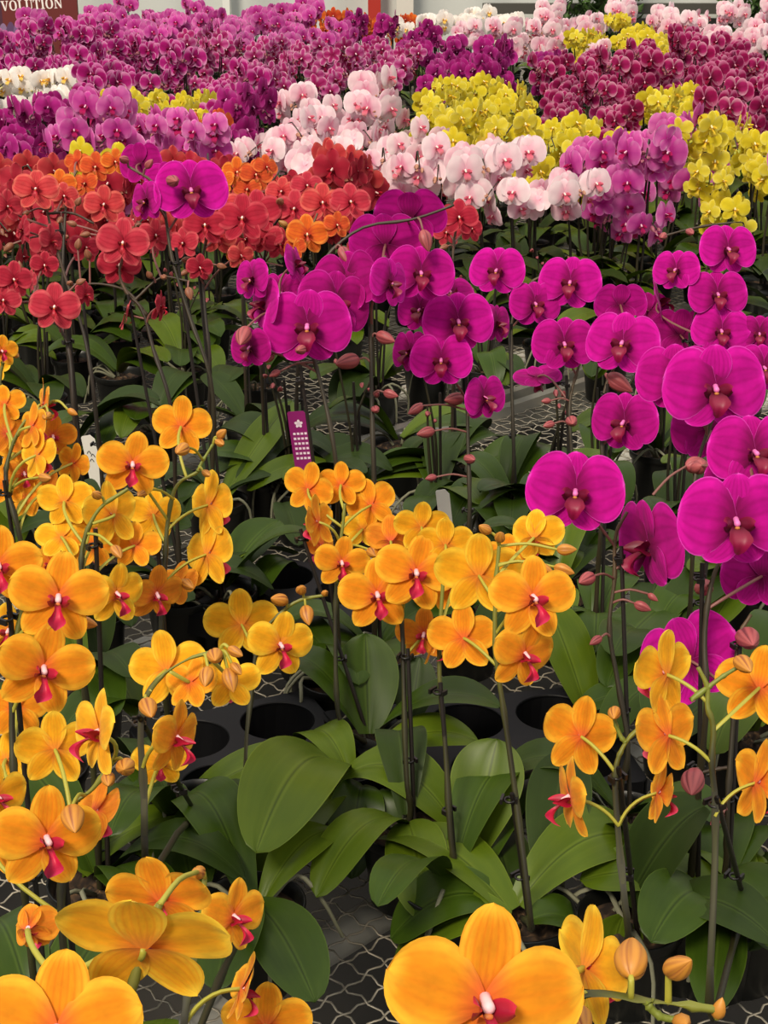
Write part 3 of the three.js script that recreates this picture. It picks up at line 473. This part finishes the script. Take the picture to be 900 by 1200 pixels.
O('orange orchid between the red-lipped pair and the large striped flower back', { d: 1.5, stem: [[523, 645], [518, 700], [515, 790], [521, 860], [528, 980]], stake: [516, 800], flowers: [[522, 638, 66, 180, 15, 0, 1, 0.03], [510, 752, 66, 82, -20, 0, 0], [530, 690, 60, 180, -10, 0, 0, 0.05]], autoLeaves: 2, leafTone: 0 });
O('orange orchid with a broad flower back and a narrow side-on flower over a dark leaf', { d: 1.24, stem: [[756, 846], [735, 868], [726, 885], [721, 905], [726, 990], [736, 1090]], stake: [725, 900], flowers: [[680, 863, 98, -158, 0, -15, 0, 0.02], [668, 936, 100, -78, -4, 4, 0], [772, 930, 82, 98, -10, 5, 0]], branches: [[[718, 832], [722, 850], [731, 868]]], buds: [[720, 836, 24]], foot: [738, 1085], autoLeaves: 1, roots: 5,
  leaves: [[826, 945, 735, 1060, 0.1, 0.1, 0.02, 0.0, 2, 0.2], [740, 1060, 800, 1095, 0.06, 0.06, 0.02, 0, 1], [730, 1075, 716, 1130, 0.05, 0.05, 0.01, 0, 1], [790, 1040, 836, 980, 0.06, 0.1, 0.01, 0, 2]] });
O('orange orchid with forked green spike of flowers seen from behind, before one magenta flower', { d: 1.2, stem: [[818, 782], [829, 805], [829, 828], [836, 851], [834, 892], [838, 935], [838, 1010], [832, 1190]], stake: [840, 935], flowers: [[779, 790, 106, -136, 6, 0, 1, 0.02], [781, 862, 106, -138, -6, 0, 0, 0.01], [890, 806, 102, 160, 0, -5, 0], [888, 918, 108, 104, -8, 0, 0]], branches: [[[870, 779], [848, 792], [829, 806]]], buds: [[872, 779, 34]], autoLeaves: 2, foot: [870, 1062], roots: 6,
  leaves: [[890, 1000, 878, 1115, 0.07, 0.08, 0.02, 0.1, 2], [880, 1050, 815, 990, 0.06, 0.1, 0.02, 0, 1], [900, 1010, 850, 1035, 0.05, 0.08, 0.02, 0, 1]] });
O('largest orange orchid with its spike tip of buds held out over dark bark', { d: 0.62, stem: [[846, 1184], [800, 1178], [750, 1171], [700, 1164], [655, 1172], [610, 1230], [595, 1300]], stake: false, flowers: [[567, 1176, 230, 14, 8, 8, 0, -0.05], [688, 1134, 150, 114, 0, 0, 1, 0.03]], branches: [[[796, 1196], [772, 1190], [760, 1176]]], buds: [[740, 1122, 62, 0.01], [796, 1133, 48, -0.01], [843, 1182, 28, 0], [681, 1196, 46, -0.02], [800, 1198, 36, -0.01]], autoLeaves: 3 });
O('small orange orchid tip among the red orchids', { d: 2.35, stem: [[14, 415], [4, 425], [0, 500]], stake: false, flowers: [[2, 412, 40, 30, 0, 0, 0], [-8, 430, 40, 170, 0, 0, 1]], buds: [[18, 416, 14]], autoLeaves: 4 });

const P = (label, spec) => orchid('magenta', 'magenta_orchid', label, { leafTone: 0, ...spec });
P('vivid magenta orchid with one broad flower amid side-on ones, nearest the red orchids', { d: 1.82, stem: [[318, 345], [345, 370], [362, 405], [376, 450], [394, 545]], stake: [352, 430], flowers: [[360, 384, 102, 0, -6, 0, 0], [393, 356, 92, 26, 0, 6, 2, 0.03], [296, 328, 56, -42, 0, 0, 0], [310, 357, 74, -62, 0, 8, 1], [293, 408, 56, -30, -10, 0, 2], [346, 309, 54, 70, 10, 0, 1, 0.04], [406, 332, 88, 150, 0, 0, 2, 0.06], [330, 345, 60, -20, 5, 0, 2, 0.06]], buds: [[285, 394, 30, -0.06], [314, 420, 18], [352, 410, 20, -0.07], [322, 438, 14]],
  leaves: [[262, 585, 342, 470, 0.06, 0.2, 0.01, 0.1, 1], [300, 560, 318, 480, 0.05, 0.12, 0.02, 0, 1], [345, 648, 226, 692, 0.055, 0.1, 0.03, 0.2, 1], [345, 665, 300, 700, 0.05, 0.08, 0.03, 0, 0], [330, 590, 350, 640, 0.05, 0.1, 0.02, 0, 2]], autoLeaves: 3, roots: 6 });
P('vivid magenta orchid with a tall black stake and an arching bud-tipped spike', { d: 1.9, stem: [[452, 300], [442, 320], [436, 350], [435, 430], [438, 560]], stake: [432, 340], branches: [[[378, 312, 0], [398, 285], [430, 265], [480, 258], [520, 245], [532, 240]].reverse().concat([[440, 320]])], flowers: [[456, 332, 66, 46, -4, 4, 1, -0.06], [493, 321, 78, 8, 0, 6, 0, 0.02], [452, 286, 86, 172, 25, 0, 0, 0.04], [481, 254, 84, 176, 40, 0, 0, 0.06], [425, 330, 60, 20, 0, 0, 2, 0.06]], buds: [[404, 299, 24], [499, 282, 26], [452, 396, 26], [407, 424, 32], [458, 462, 18], [440, 480, 16]] , roots: 5});
P('vivid magenta orchid with a stacked group of round flowers over broad strap leaves', { d: 2.05, stem: [[560, 345], [556, 385], [548, 430], [548, 500], [550, 600]], stake: [546, 420], flowers: [[537, 378, 82, 5, -4, 0, 1, -0.06], [492, 364, 58, -22, 0, 0, 0], [480, 413, 58, -50, 0, 0, 0], [517, 423, 72, -4, -4, 0, 1, -0.06], [528, 344, 56, 0, 25, 0, 2, 0.04], [582, 380, 52, 52, 0, 0, 2], [567, 467, 62, 42, -4, -6, 0]], buds: [[532, 468, 26], [551, 538, 20], [499, 507, 22], [487, 480, 20], [505, 560, 14]],
  leaves: [[555, 560, 640, 545, 0.075, 0.12, 0.03, 0.5, 0], [548, 560, 428, 556, 0.075, 0.1, 0.04, 0.4, 0], [600, 640, 566, 592, 0.07, 0.14, 0.02, 0, 0], [545, 575, 490, 600, 0.06, 0.1, 0.03, 0, 2], [610, 620, 660, 570, 0.07, 0.1, 0.04, 0, 0]], autoLeaves: 2 });
P('vivid magenta orchid with three flowers, in front of the blush orchids', { d: 2.4, stem: [[640, 320], [618, 335], [602, 365], [600, 440], [602, 540]], stake: [596, 370], flowers: [[582, 318, 66, -15, 0, 4, 1], [627, 357, 62, 12, 0, 0, 0], [668, 332, 72, -10, 0, 6, 1]], autoLeaves: 5 });
P('vivid magenta orchid with one wilted hanging flower beside the bench rail', { d: 2.15, stem: [[690, 390], [678, 430], [668, 470], [670, 540]], stake: [664, 440], flowers: [[661, 404, 74, 5, -4, 0, 0], [630, 443, 56, 180, -55, 10, 2]], buds: [[670, 494, 22, -0.05], [643, 498, 16], [640, 470, 12]], autoLeaves: 5 });
P('vivid magenta orchid with a single flower hanging below a plump bud', { d: 2.0, stem: [[745, 370], [725, 420], [708, 460], [706, 560], [704, 620]], stake: [712, 450], flowers: [[729, 403, 86, -15, 2, 8, 1], [727, 357, 60, 175, 25, 0, 0, 0.06], [731, 496, 82, -30, -6, 4, 0]], buds: [[726, 449, 34, 0.0]], autoLeaves: 5 });
P('vivid magenta orchid with a crowd of flowers standing behind the widest open one', { d: 2.35, stem: [[830, 310], [818, 350], [812, 400], [815, 480], [815, 560]], stake: [808, 390], flowers: [[792, 317, 56, -32, 0, 4, 1], [853, 293, 68, 10, 0, 0, 1], [841, 346, 68, 0, 0, 0, 0], [773, 354, 62, 78, 10, 0, 0, 0.04], [797, 392, 72, 176, 20, 0, 2], [845, 389, 68, 0, 0, 6, 1], [760, 365, 50, 150, 0, 0, 2, 0.06], [890, 392, 52, -10, 0, 0, 2]], buds: [[809, 272, 15], [777, 277, 15]], branches: [[[777, 277], [810, 268], [850, 262], [872, 262]]], autoLeaves: 5 });
P('vivid magenta orchid with a very wide pair of petals facing forward over a shadowed twin', { d: 1.78, stem: [[850, 430], [838, 480], [816, 550], [812, 640]], stake: [845, 520], flowers: [[838, 456, 120, 0, -6, 0, 1, -0.07], [792, 443, 92, -18, 0, 0, 0], [895, 432, 66, 10, 0, 0, 0], [832, 505, 90, 178, -10, 0, 2, 0.03]], autoLeaves: 5 });
P('vivid magenta orchid with beaded plum buds down its spike and one flower side-on', { d: 1.6, stem: [[735, 600], [722, 625], [720, 680], [714, 735], [724, 800], [736, 880]], stake: [728, 640], flowers: [[674, 578, 112, -5, -2, 6, 1, -0.05], [760, 640, 126, -72, -6, 0, 0]], buds: [[687, 679, 28, -0.04], [753, 711, 20], [698, 751, 18], [817, 545, 32, 0.05], [765, 700, 14]],
  leaves: [[690, 842, 640, 705, 0.078, 0.2, 0.01, 0.1, 1, 0.08], [700, 800, 790, 705, 0.075, 0.12, 0.02, 0, 0], [690, 800, 640, 720, 0.06, 0.1, 0.02, 0, 0]], autoLeaves: 4, roots: 4 });
P('vivid magenta orchid with the biggest forward-facing flower under a half-hidden one', { d: 1.42, stem: [[885, 570], [868, 620], [838, 670], [826, 740], [828, 820]], stake: [823, 660], flowers: [[862, 612, 132, 0, -6, 0, 1, -0.06], [884, 532, 108, 10, 4, 0, 0, 0.02], [892, 676, 92, 176, -10, 0, 2, 0.03], [855, 560, 60, 176, 20, 0, 1, 0.06]], buds: [[824, 689, 34, 0.03], [818, 548, 30, 0.1]], autoLeaves: 5 });
P('vivid magenta orchid with a flower back behind the forked green orange spike', { d: 1.45, stem: [[880, 720], [866, 745], [862, 800], [858, 860], [852, 950]], stake: [868, 740], flowers: [[808, 774, 126, -168, 0, 22, 1, 0.0]], buds: [[877, 749, 44, -0.02], [812, 917, 44, -0.08], [840, 960, 22]], branches: [[[822, 905], [850, 900]]], autoLeaves: 5, roots: 4 });
P('lone vivid magenta orchid rising above the red orchids with a bud before its flower', { d: 2.05, stem: [[150, 195], [180, 215], [193, 250], [201, 300], [222, 370], [248, 450]], stake: [206, 290], flowers: [[224, 224, 84, 8, 0, -6, 1, -0.04], [172, 236, 54, -42, -5, 0, 0], [165, 192, 56, 160, 10, 0, 2, 0.05], [198, 216, 60, 160, 10, 0, 1, 0.02]], buds: [[203, 212, 24, -0.07], [175, 192, 14], [145, 187, 16]], autoLeaves: 5 });

const Q = (label, spec) => orchid('red', 'red_orchid', label, { leafTone: 2, ...spec });
Q('coral red orchid with one flat open flower over two thin black stakes', { d: 1.98, stem: [[30, 345], [60, 372], [78, 400], [86, 470]], stake: [80, 385], flowers: [[64, 360, 60, 5, 0, 0, 0], [16, 328, 46, 25, 0, 0, 2], [4, 352, 42, 10, 0, 0, 0], [100, 345, 34, 60, 0, 0, 2, 0.04], [52, 311, 34, 20, -10, 0, 2, 0.05], [37, 330, 30, -60, 0, 0, 0, 0.04]], buds: [[23, 312, 12], [95, 330, 12]], autoLeaves: 5 });
Q('coral red orchid with a pair of overlapping flowers and a thin bare branch', { d: 2.05, stem: [[148, 290], [140, 320], [150, 345], [165, 360], [180, 410], [200, 475]], stake: [150, 345], flowers: [[144, 285, 62, 5, 0, 4, 0], [140, 311, 52, 10, -10, 0, 2, 0.02], [148, 368, 44, 100, -10, 0, 0], [188, 360, 40, 80, -5, 0, 2], [182, 276, 42, 30, 0, 0, 0, 0.05], [122, 240, 48, 0, 0, 0, 1, 0.08]], branches: [[[80, 334], [120, 333], [150, 342], [163, 358]], [[222, 330], [190, 325], [165, 345]]], buds: [[92, 286, 14], [100, 275, 12], [103, 298, 14], [82, 332, 12], [222, 344, 16], [192, 325, 12], [175, 322, 12], [84, 262, 12]], autoLeaves: 5 });
Q('coral red orchid with drooping half-turned flowers at the head of the mesh aisle', { d: 2.2, stem: [[50, 215], [58, 260], [75, 320], [98, 390], [110, 460]], stake: [95, 330], flowers: [[42, 222, 54, 5, 10, 0, 1], [8, 242, 42, 40, 0, 0, 0], [60, 282, 40, 62, -5, 0, 0], [27, 270, 38, -50, 0, 0, 2], [75, 230, 36, 20, 0, 0, 1, 0.05], [100, 290, 40, 40, 0, 0, 2, 0.06]], buds: [[92, 236, 12], [57, 243, 12], [70, 258, 12], [30, 250, 10], [10, 290, 14]], branches: [[[110, 262], [85, 250], [60, 250]]], autoLeaves: 5 });
Q('red orchid with a round flower cluster behind the lone magenta one', { d: 2.4, stem: [[270, 240], [250, 262], [238, 300], [240, 360], [246, 420]], stake: [232, 310], flowers: [[240, 264, 52, 8, 0, 0, 2], [284, 256, 62, 0, 4, 0, 2], [256, 278, 44, 20, -8, 0, 1, 0.04], [215, 285, 40, -20, 0, 0, 0], [234, 314, 34, 30, -10, 0, 2], [262, 240, 44, 0, 15, 0, 1, 0.05], [282, 300, 36, 40, -10, 0, 1]], buds: [[282, 275, 12], [218, 305, 14], [242, 324, 15], [216, 320, 12], [260, 312, 12]], autoLeaves: 5 });
Q('scarlet orchid with the fullest row of flowers above brown buds', { d: 2.5, stem: [[420, 228], [380, 232], [340, 245], [318, 270], [308, 320], [306, 400]], stake: [302, 300], flowers: [[301, 248, 58, 0, 5, 0, 2], [345, 245, 50, -8, 5, 0, 0], [378, 238, 52, 5, 5, 0, 1], [411, 237, 50, 10, 5, 0, 0], [328, 286, 40, 10, -6, 0, 2], [312, 279, 42, -20, -5, 0, 0], [289, 280, 38, -30, -5, 0, 2], [360, 218, 40, 10, 10, 0, 0, 0.06], [330, 225, 40, -10, 10, 0, 1, 0.06], [395, 255, 40, 20, -5, 0, 2, 0.03]], buds: [[328, 236, 15, -0.05], [384, 224, 14], [323, 252, 12], [372, 220, 13], [282, 273, 12]], autoLeaves: 5 });
Q('scarlet orchid standing alone behind the arching magenta bud tip', { d: 2.6, stem: [[545, 240], [534, 270], [530, 330], [532, 420]], stake: [526, 290], flowers: [[538, 255, 46, 5, 0, 0, 2], [524, 272, 36, -20, -8, 0, 0, 0.04], [552, 268, 34, 30, 0, 0, 2, 0.04]], buds: [[520, 290, 12], [515, 262, 12]], autoLeaves: 5 });
const K = (label, spec) => orchid('copper', 'copper_orchid', label, { leafTone: 2, ...spec });
K('copper orange orchid among the scarlet row with yellow buds', { d: 2.45, stem: [[372, 250], [362, 275], [352, 310], [350, 400]], stake: [346, 310], flowers: [[360, 275, 50, 5, -4, 0, 0], [395, 264, 34, 20, 0, 0, 1], [345, 290, 32, -30, -5, 0, 1], [278, 300, 26, 0, 0, 0, 0]], buds: [[332, 262, 12], [280, 310, 14]], autoLeaves: 5 });
K('copper orange orchid in front of the small yellow orchids by the violet ones', { d: 2.65, stem: [[90, 200], [80, 225], [76, 260], [74, 330]], stake: [70, 260], flowers: [[70, 217, 40, 10, 0, 0, 0], [112, 196, 38, 0, 0, 0, 1], [135, 190, 34, 20, 0, 0, 0], [100, 215, 34, -20, -5, 0, 1], [90, 190, 30, 180, 0, 0, 1]], autoLeaves: 4 });
K('copper orange orchid under the lilac orchids behind the scarlet row', { d: 2.75, stem: [[300, 185], [288, 215], [284, 260], [284, 330]], stake: [280, 250], flowers: [[278, 202, 38, 5, 0, 0, 0], [300, 205, 40, 10, 0, 0, 1], [312, 196, 32, 30, 0, 0, 1], [290, 222, 34, -10, -5, 0, 1], [262, 212, 32, -30, 0, 0, 0]], autoLeaves: 4 });
// ---------------------------------------------------------------- tags in pots
function plantTag(px, py, h, w, turn, label, mat, marks) {
  const top = onPlane(px, py, BENCH_Y + h), base = top.clone(); base.y = BENCH_Y;
  const t = thing('plant_tag', label, 'tag', base); t.rotation.y = turn; t.rotation.z = 0.12;
  const s = new THREE.Shape(); s.moveTo(-w / 2, 0.02); s.lineTo(0, -0.0); s.lineTo(w / 2, 0.02); s.lineTo(w / 2, h - 0.008); s.lineTo(w / 2 - 0.006, h); s.lineTo(-w / 2 + 0.002, h); s.lineTo(-w / 2, h - 0.002); s.closePath();
  const g = new THREE.ExtrudeGeometry(s, { depth: 0.0008, bevelEnabled: false }); part('blade', g, mat, t);
  marks?.(t, w, h);
}
const ink = std(0x222222, 0.7);
plantTag(120, 508, 0.2, 0.021, 0.2, 'white plastic tag with pen marks behind the orange flowers', M.tag, (t, w, h) => { [[-0.003, 0.03], [0.002, 0.036], [-0.001, 0.044]].forEach(([x, y]) => part('pen_mark', tube([V(x - 0.003, h - y, 0.0011), V(x, h - y + 0.004, 0.0011), V(x + 0.003, h - y - 0.002, 0.0011)], 0.0006, 0.0006, 4, 4), ink, t)); }, 1.72);
plantTag(536, 572, 0.19, 0.02, 0.1, 'white plastic tag leaning beside the orange cluster under plum buds', M.tag, null, 1.66);
plantTag(372, 482, 0.27, 0.032, -0.2, 'magenta printed tag with a white flower under the vivid magenta orchids', std(0x8c1668, 0.5), (t, w, h) => {
  const white = std(0xf0dce8, 0.6);
  for (let i = 0; i < 5; i++) { const p = new THREE.CircleGeometry(0.0035, 8); p.scale(1, 0.7, 1); p.translate(0.0035, 0, 0); p.rotateZ(i * 1.2566 + 0.3); p.translate(0, h - 0.02, 0.0012); part('printed_petal', p, white, t); }
  for (let r = 0; r < 6; r++) for (let i = 0; i < 4; i++) part('printed_mark', box(0.004, 0.0035, 0.0003, -0.009 + i * 0.006, h - 0.036 - r * 0.008, 0.0011), white, t);
}, 1.84);
// ---------------------------------------------------------------- the massed rows behind: grown from a few plants of each kind
function farPlant(kind, variant, near) {
  const k = KIND[kind], fl = farFlowers(kind), root = new THREE.Group(), dense = kind === 'yellow' ? 12 : 9;
  const bud = nearKindBud(kind);
  const spikes = variant % 3 === 1 ? 2 : 1;
  for (let s = 0; s < spikes; s++) {
    const sx = spikes === 2 ? (s ? 0.035 : -0.035) : 0, H = R(0.34, 0.45) - s * 0.04, lean = R(-0.03, 0.03);
    const pts = [V(sx * 0.3, 0.08, 0), V(sx, 0.22, -0.005), V(sx + lean, H - 0.04, 0.005), V(sx + lean * 1.5, H + 0.02, 0.05), V(sx + lean * 2.2, H - 0.01, 0.12)];
    const curve = new THREE.CatmullRomCurve3(pts);
    part('flower_spike', tube(pts, 0.0034, 0.0016, 5, 10), M.stemDark, root);
    part('stake', tube([V(sx * 0.3 + 0.008, 0.06, 0), V(sx + lean + 0.004, H - 0.03, 0)], 0.0028, 0.0028, 4, 1), M.stake, root);
    const n = Math.round(dense * R(0.8, 1.1) / (spikes === 2 ? 1.5 : 1));
    for (let i = 0; i < n; i++) {
      const t = 0.5 + 0.42 * i / n, p = curve.getPoint(t), side = i % 2 ? 1 : -1, size = R(0.064, 0.086) * (kind === 'yellow' ? 0.95 : 1);
      const m = part('flower', fl[Math.floor(rnd() * 4)], M.farPetal, root);
      m.position.set(p.x + side * R(0.02, 0.052), p.y + R(-0.035, 0.012), p.z + R(0.015, 0.045)); m.scale.setScalar(size);
      m.rotation.set(R(-0.15, 0.3), side * R(0.05, 1.0) + R(-0.25, 0.25) + (rnd() < 0.12 ? Math.PI : 0), R(-0.25, 0.25), 'YXZ');
    }
    for (let i = 0; i < 3; i++) { const p = curve.getPoint(0.94 + i * 0.03), l = 0.022 - i * 0.004, m = part('bud', bud, M.bud, root); m.scale.setScalar(l); m.position.copy(p).add(V((i % 2 ? 1 : -1) * 0.006, -0.004, 0)); m.rotation.set(R(1.2, 2.2), R(-1, 1), 0); }
  }
  const lv = rosette(5, 0.15, 0.058, R(0, 3.1), true), lm = M.leaf[variant % 3];
  if (near) lv.forEach(g => part('leaf', g, lm, root)); else part('leaves', mergeGeometries(lv), lm, root);
  part('pot', potGeoFar, M.potPlastic, root); part('potting_bark', barkGeo[1], M.bark, root);
  return root;
}
const farBud = {};
function nearKindBud(kind) { return farBud[kind] ??= budGeometry(...KIND[kind].bud.map(toLin), 6, 4); }
// where each kind stands, in the frame, by the middle of its flower head
const PATCH = [
  ['copper', 375, 0, 500, 26, 'far copper orange orchid before the red post', 'far copper orchids'],
  ['white', 455, 0, 600, 34, 'far white orchid among vivid purple ones near the film wall', 'far white orchids'],
  ['yellow', 648, 30, 690, 58, 'pale yellow orchid within the far blush rows', 'yellow orchids in the far blush rows'],
  ['yellow', 722, 26, 752, 52, 'pale yellow orchid within the far blush rows', 'yellow orchids in the far blush rows'],
  ['lilac', -60, 38, 104, 50, 'lilac pink orchid in the far rows before the film wall', 'far lilac orchids'],
  ['lilac', 104, 4, 400, 50, 'lilac pink orchid in the far rows before the film wall', 'far lilac orchids'],
  ['white', -60, 84, 78, 118, 'white orchid behind the violet orchids', 'white orchids by the violet ones'],
  ['violet', -60, 116, 74, 196, 'violet orchid with flowers massed beside the copper ones', 'violet orchids by the copper ones'],
  ['yellow', 500, 92, 620, 190, 'lemon yellow orchid in the block behind the blush ones', 'lemon yellow orchids'],
  ['yellow', 600, 118, 700, 182, 'lemon yellow orchid in the block behind the blush ones', 'lemon yellow orchids'],
  ['yellow', 728, 100, 792, 168, 'lemon yellow orchid behind the pink-veined lilac ones', 'lemon yellow orchids by the lilac ones'],
  ['yellow', 795, 146, 960, 200, 'lemon yellow orchid behind the pink-veined lilac ones', 'lemon yellow orchids by the lilac ones'],
  ['yellow', 138, 100, 236, 136, 'lemon yellow orchid between plum and lilac blocks', 'lemon yellow orchids before the plum block'],
  ['copper', 216, 132, 262, 162, 'copper orchid between the lilac pink and lemon yellow ones', 'copper orchids by the lilac pink ones'],
  ['lilac', 78, 138, 246, 178, 'lilac pink orchid in the small block behind the lone magenta one', 'lilac orchids in the small block'],
  ['violet', 262, 112, 318, 180, 'purple orchid beside the blush block', 'purple orchids beside the blush block'],
  ['yellow', 56, 170, 104, 214, 'small yellow orchid between violet and copper ones', 'small yellow orchids'],
  ['blush', 312, 116, 452, 180, 'blush white orchid in the block behind the scarlet row', 'blush orchids behind the scarlet row'],
  ['blush', 440, 158, 548, 208, 'blush pink orchid hanging over thin dark stems', 'blush orchids over dark stems'],
  ['blush', 570, 176, 690, 214, 'blush white orchid with drooping flowers in front of the lemon yellow block', 'blush orchids before the yellow block'],
  ['lilac', 690, 192, 762, 224, 'pink-veined lilac orchid in front of the lemon yellow ones', 'pink-veined lilac orchids'],
  ['lilac', 770, 170, 822, 196, 'pink-veined lilac orchid in front of the lemon yellow ones', 'pink-veined lilac orchids'],
  ['lilac', 868, 200, 960, 240, 'pink-veined lilac orchid in front of the lemon yellow ones', 'pink-veined lilac orchids'],
  ['lilac', 866, 300, 940, 330, 'pink-veined lilac orchid tucked behind the vivid magenta ones', 'lilac orchids behind the magenta ones'],
  ['red', -60, 196, 240, 262, 'red orchid in the packed red block', 'red orchids in the packed block'],
  ['red', 225, 196, 440, 250, 'red orchid in the packed red block', 'red orchids in the packed block'],
  ['blush', 545, -5, 960, 48, 'blush pink orchid in the far rows before the shrubs', 'far blush orchids'],
  ['bicolour', 215, 46, 470, 88, 'white-edged crimson orchid in the far rows', 'white-edged orchids in the far rows'],
  ['plum', -60, 48, 300, 132, 'plum orchid with pale petal edges in the packed far block', 'plum orchids'],
  ['violet', 395, 14, 640, 84, 'vivid purple orchid in the far middle block', 'vivid purple orchids'],
  ['crimson', 615, 46, 960, 146, 'crimson purple orchid with pale petal edges in the packed block behind the yellow ones', 'crimson orchids'],
];
rnd = rngOf(4242);
const protos = {};
let count = 0;
const place = (hx, hz, D, force) => {
  const HEAD = BENCH_Y + 0.4, q = project(V(hx, HEAD, hz));
  if (q[0] < -60 || q[0] > 960) return;
  const pt = force ?? PATCH.find(([, x0, y0, x1, y1]) => q[0] >= x0 && q[0] < x1 && q[1] >= y0 && q[1] < y1);
  if (!pt) return;
  const [kind, , , , , label, group] = pt, near = D < 4.4, variant = Math.floor(rnd() * 4), key = kind + variant + near;
  const o = protos[key] ? protos[key].clone() : (protos[key] = farPlant(kind, variant, near));
  o.name = numbered(kind === 'plum' || kind === 'crimson' || kind === 'bicolour' ? kind + '_orchid' : kind + '_orchid');
  o.userData = { label: (variant === 1 ? 'two-spiked ' : '') + label, category: 'orchid', group };
  o.rotation.y = R(-0.7, 0.7); o.scale.setScalar(R(0.88, 1.1));
  const off = V(0, 0, 0.06).applyAxisAngle(V(0, 1, 0), o.rotation.y);
  o.position.set(hx - off.x, BENCH_Y, hz - off.z); scene.add(o); count++;
};
for (let D = 2.6, row = 0; D < 9.2; D += (D < 4.5 ? 0.17 : D < 6 ? 0.2 : 0.25), row++) {
  const step = D < 4.5 ? 0.165 : D < 6 ? 0.18 : 0.2;
  for (let x = -0.29 * D - 0.15 + (row % 2) * step / 2; x < 0.29 * D + 0.15; x += step) place(x + R(-0.03, 0.03), -D + R(-0.04, 0.04), D);
}
for (const [kind, px, py, label, group] of [
  ['lilac', 706, 188, 'pink-veined lilac orchid in front of the lemon yellow ones', 'pink-veined lilac orchids'], ['lilac', 740, 200, 'pink-veined lilac orchid in front of the lemon yellow ones', 'pink-veined lilac orchids'], ['lilac', 792, 176, 'pink-veined lilac orchid in front of the lemon yellow ones', 'pink-veined lilac orchids'],
  ['blush', 600, 210, 'blush white orchid with drooping flowers in front of the lemon yellow block', 'blush orchids before the yellow block'], ['blush', 648, 204, 'blush white orchid with drooping flowers in front of the lemon yellow block', 'blush orchids before the yellow block'], ['blush', 470, 196, 'blush pink orchid hanging over thin dark stems', 'blush orchids over dark stems'], ['blush', 522, 190, 'blush pink orchid hanging over thin dark stems', 'blush orchids over dark stems'],
  ['lilac', 120, 158, 'lilac pink orchid in the small block behind the lone magenta one', 'lilac orchids in the small block'], ['lilac', 215, 168, 'lilac pink orchid in the small block behind the lone magenta one', 'lilac orchids in the small block'],
]) { const c = onPlane(px, py, BENCH_Y + 0.4); place(c.x, c.z, -c.z, [kind, 0, 0, 0, 0, label, group]); }
// orchids still in leaf and bud between the flowering ones
[[300, 452, 0], [215, 432, 1], [140, 440, 0], [48, 468, 1], [345, 566, 1], [420, 575, 1], [468, 520, 0], [512, 590, 1], [590, 590, 0], [640, 606, 1], [440, 455, 1], [500, 428, 0], [566, 432, 1], [640, 404, 1], [710, 420, 0], [700, 560, 1], [772, 530, 1], [850, 575, 0], [790, 640, 1], [890, 690, 1], [770, 450, 0], [860, 480, 1], [560, 372, 0], [180, 500, 0], [20, 560, 0], [650, 700, 0], [760, 760, 0], [100, 800, 0], [880, 860, 0]].forEach(([px, py, sp], i) => {
  const c = onPlane(px, py, BENCH_Y + 0.09); c.y = BENCH_Y;
  const near = ['by the bench rail', 'under the vivid magenta flowers', 'among the thin stakes below the red flowers', 'behind the orange flowers', 'beside the wire mesh'][py < 480 ? (px < 330 ? 2 : 0) : py < 620 ? (px < 200 ? 2 : 1) : i % 2 ? 3 : 4];
  const o = thing('budding_orchid', sp ? `strap-leaved orchid with a thin bud spike ${near}` : `strap-leaved orchid without a spike ${near}`, 'orchid', c, 'orchids not yet in flower');
  addPot(o, false, 4);
  rosette(6, 0.17, 0.066, R(0, 3.1), false).forEach(g => part('leaf', g, M.leaf[Math.floor(rnd() * 3) % 3], o));
  if (sp) for (let s = 0; s < 2; s++) {
    const H = R(0.26, 0.33), x = R(-0.02, 0.02), z = R(-0.02, 0.02), top = V(x * 2 + R(-0.03, 0.03), H, z), pts = [V(x * 0.3, 0.08, z * 0.3), V(x, 0.2, z), top];
    part('flower_spike', tube(pts, 0.003, 0.0016, 6, 10), M.stemDark, o);
    part('stake', tube([V(x * 0.3 + 0.008, 0.06, z * 0.3), V(x + 0.006, H - 0.05, z)], 0.0025, 0.0025, 5, 1), M.stake, o);
    for (let b = 0; b < 3; b++) { const m = part('bud', nearKindBud('magenta'), M.bud, o); m.scale.setScalar(R(0.012, 0.02)); m.position.copy(top).add(V((b - 1) * 0.012, -0.012 * b, 0.004)); m.rotation.set(R(0.6, 2), R(0, 6), 0); }
  }
});
console.log('far plants', count);
renderer.render(scene, camera);
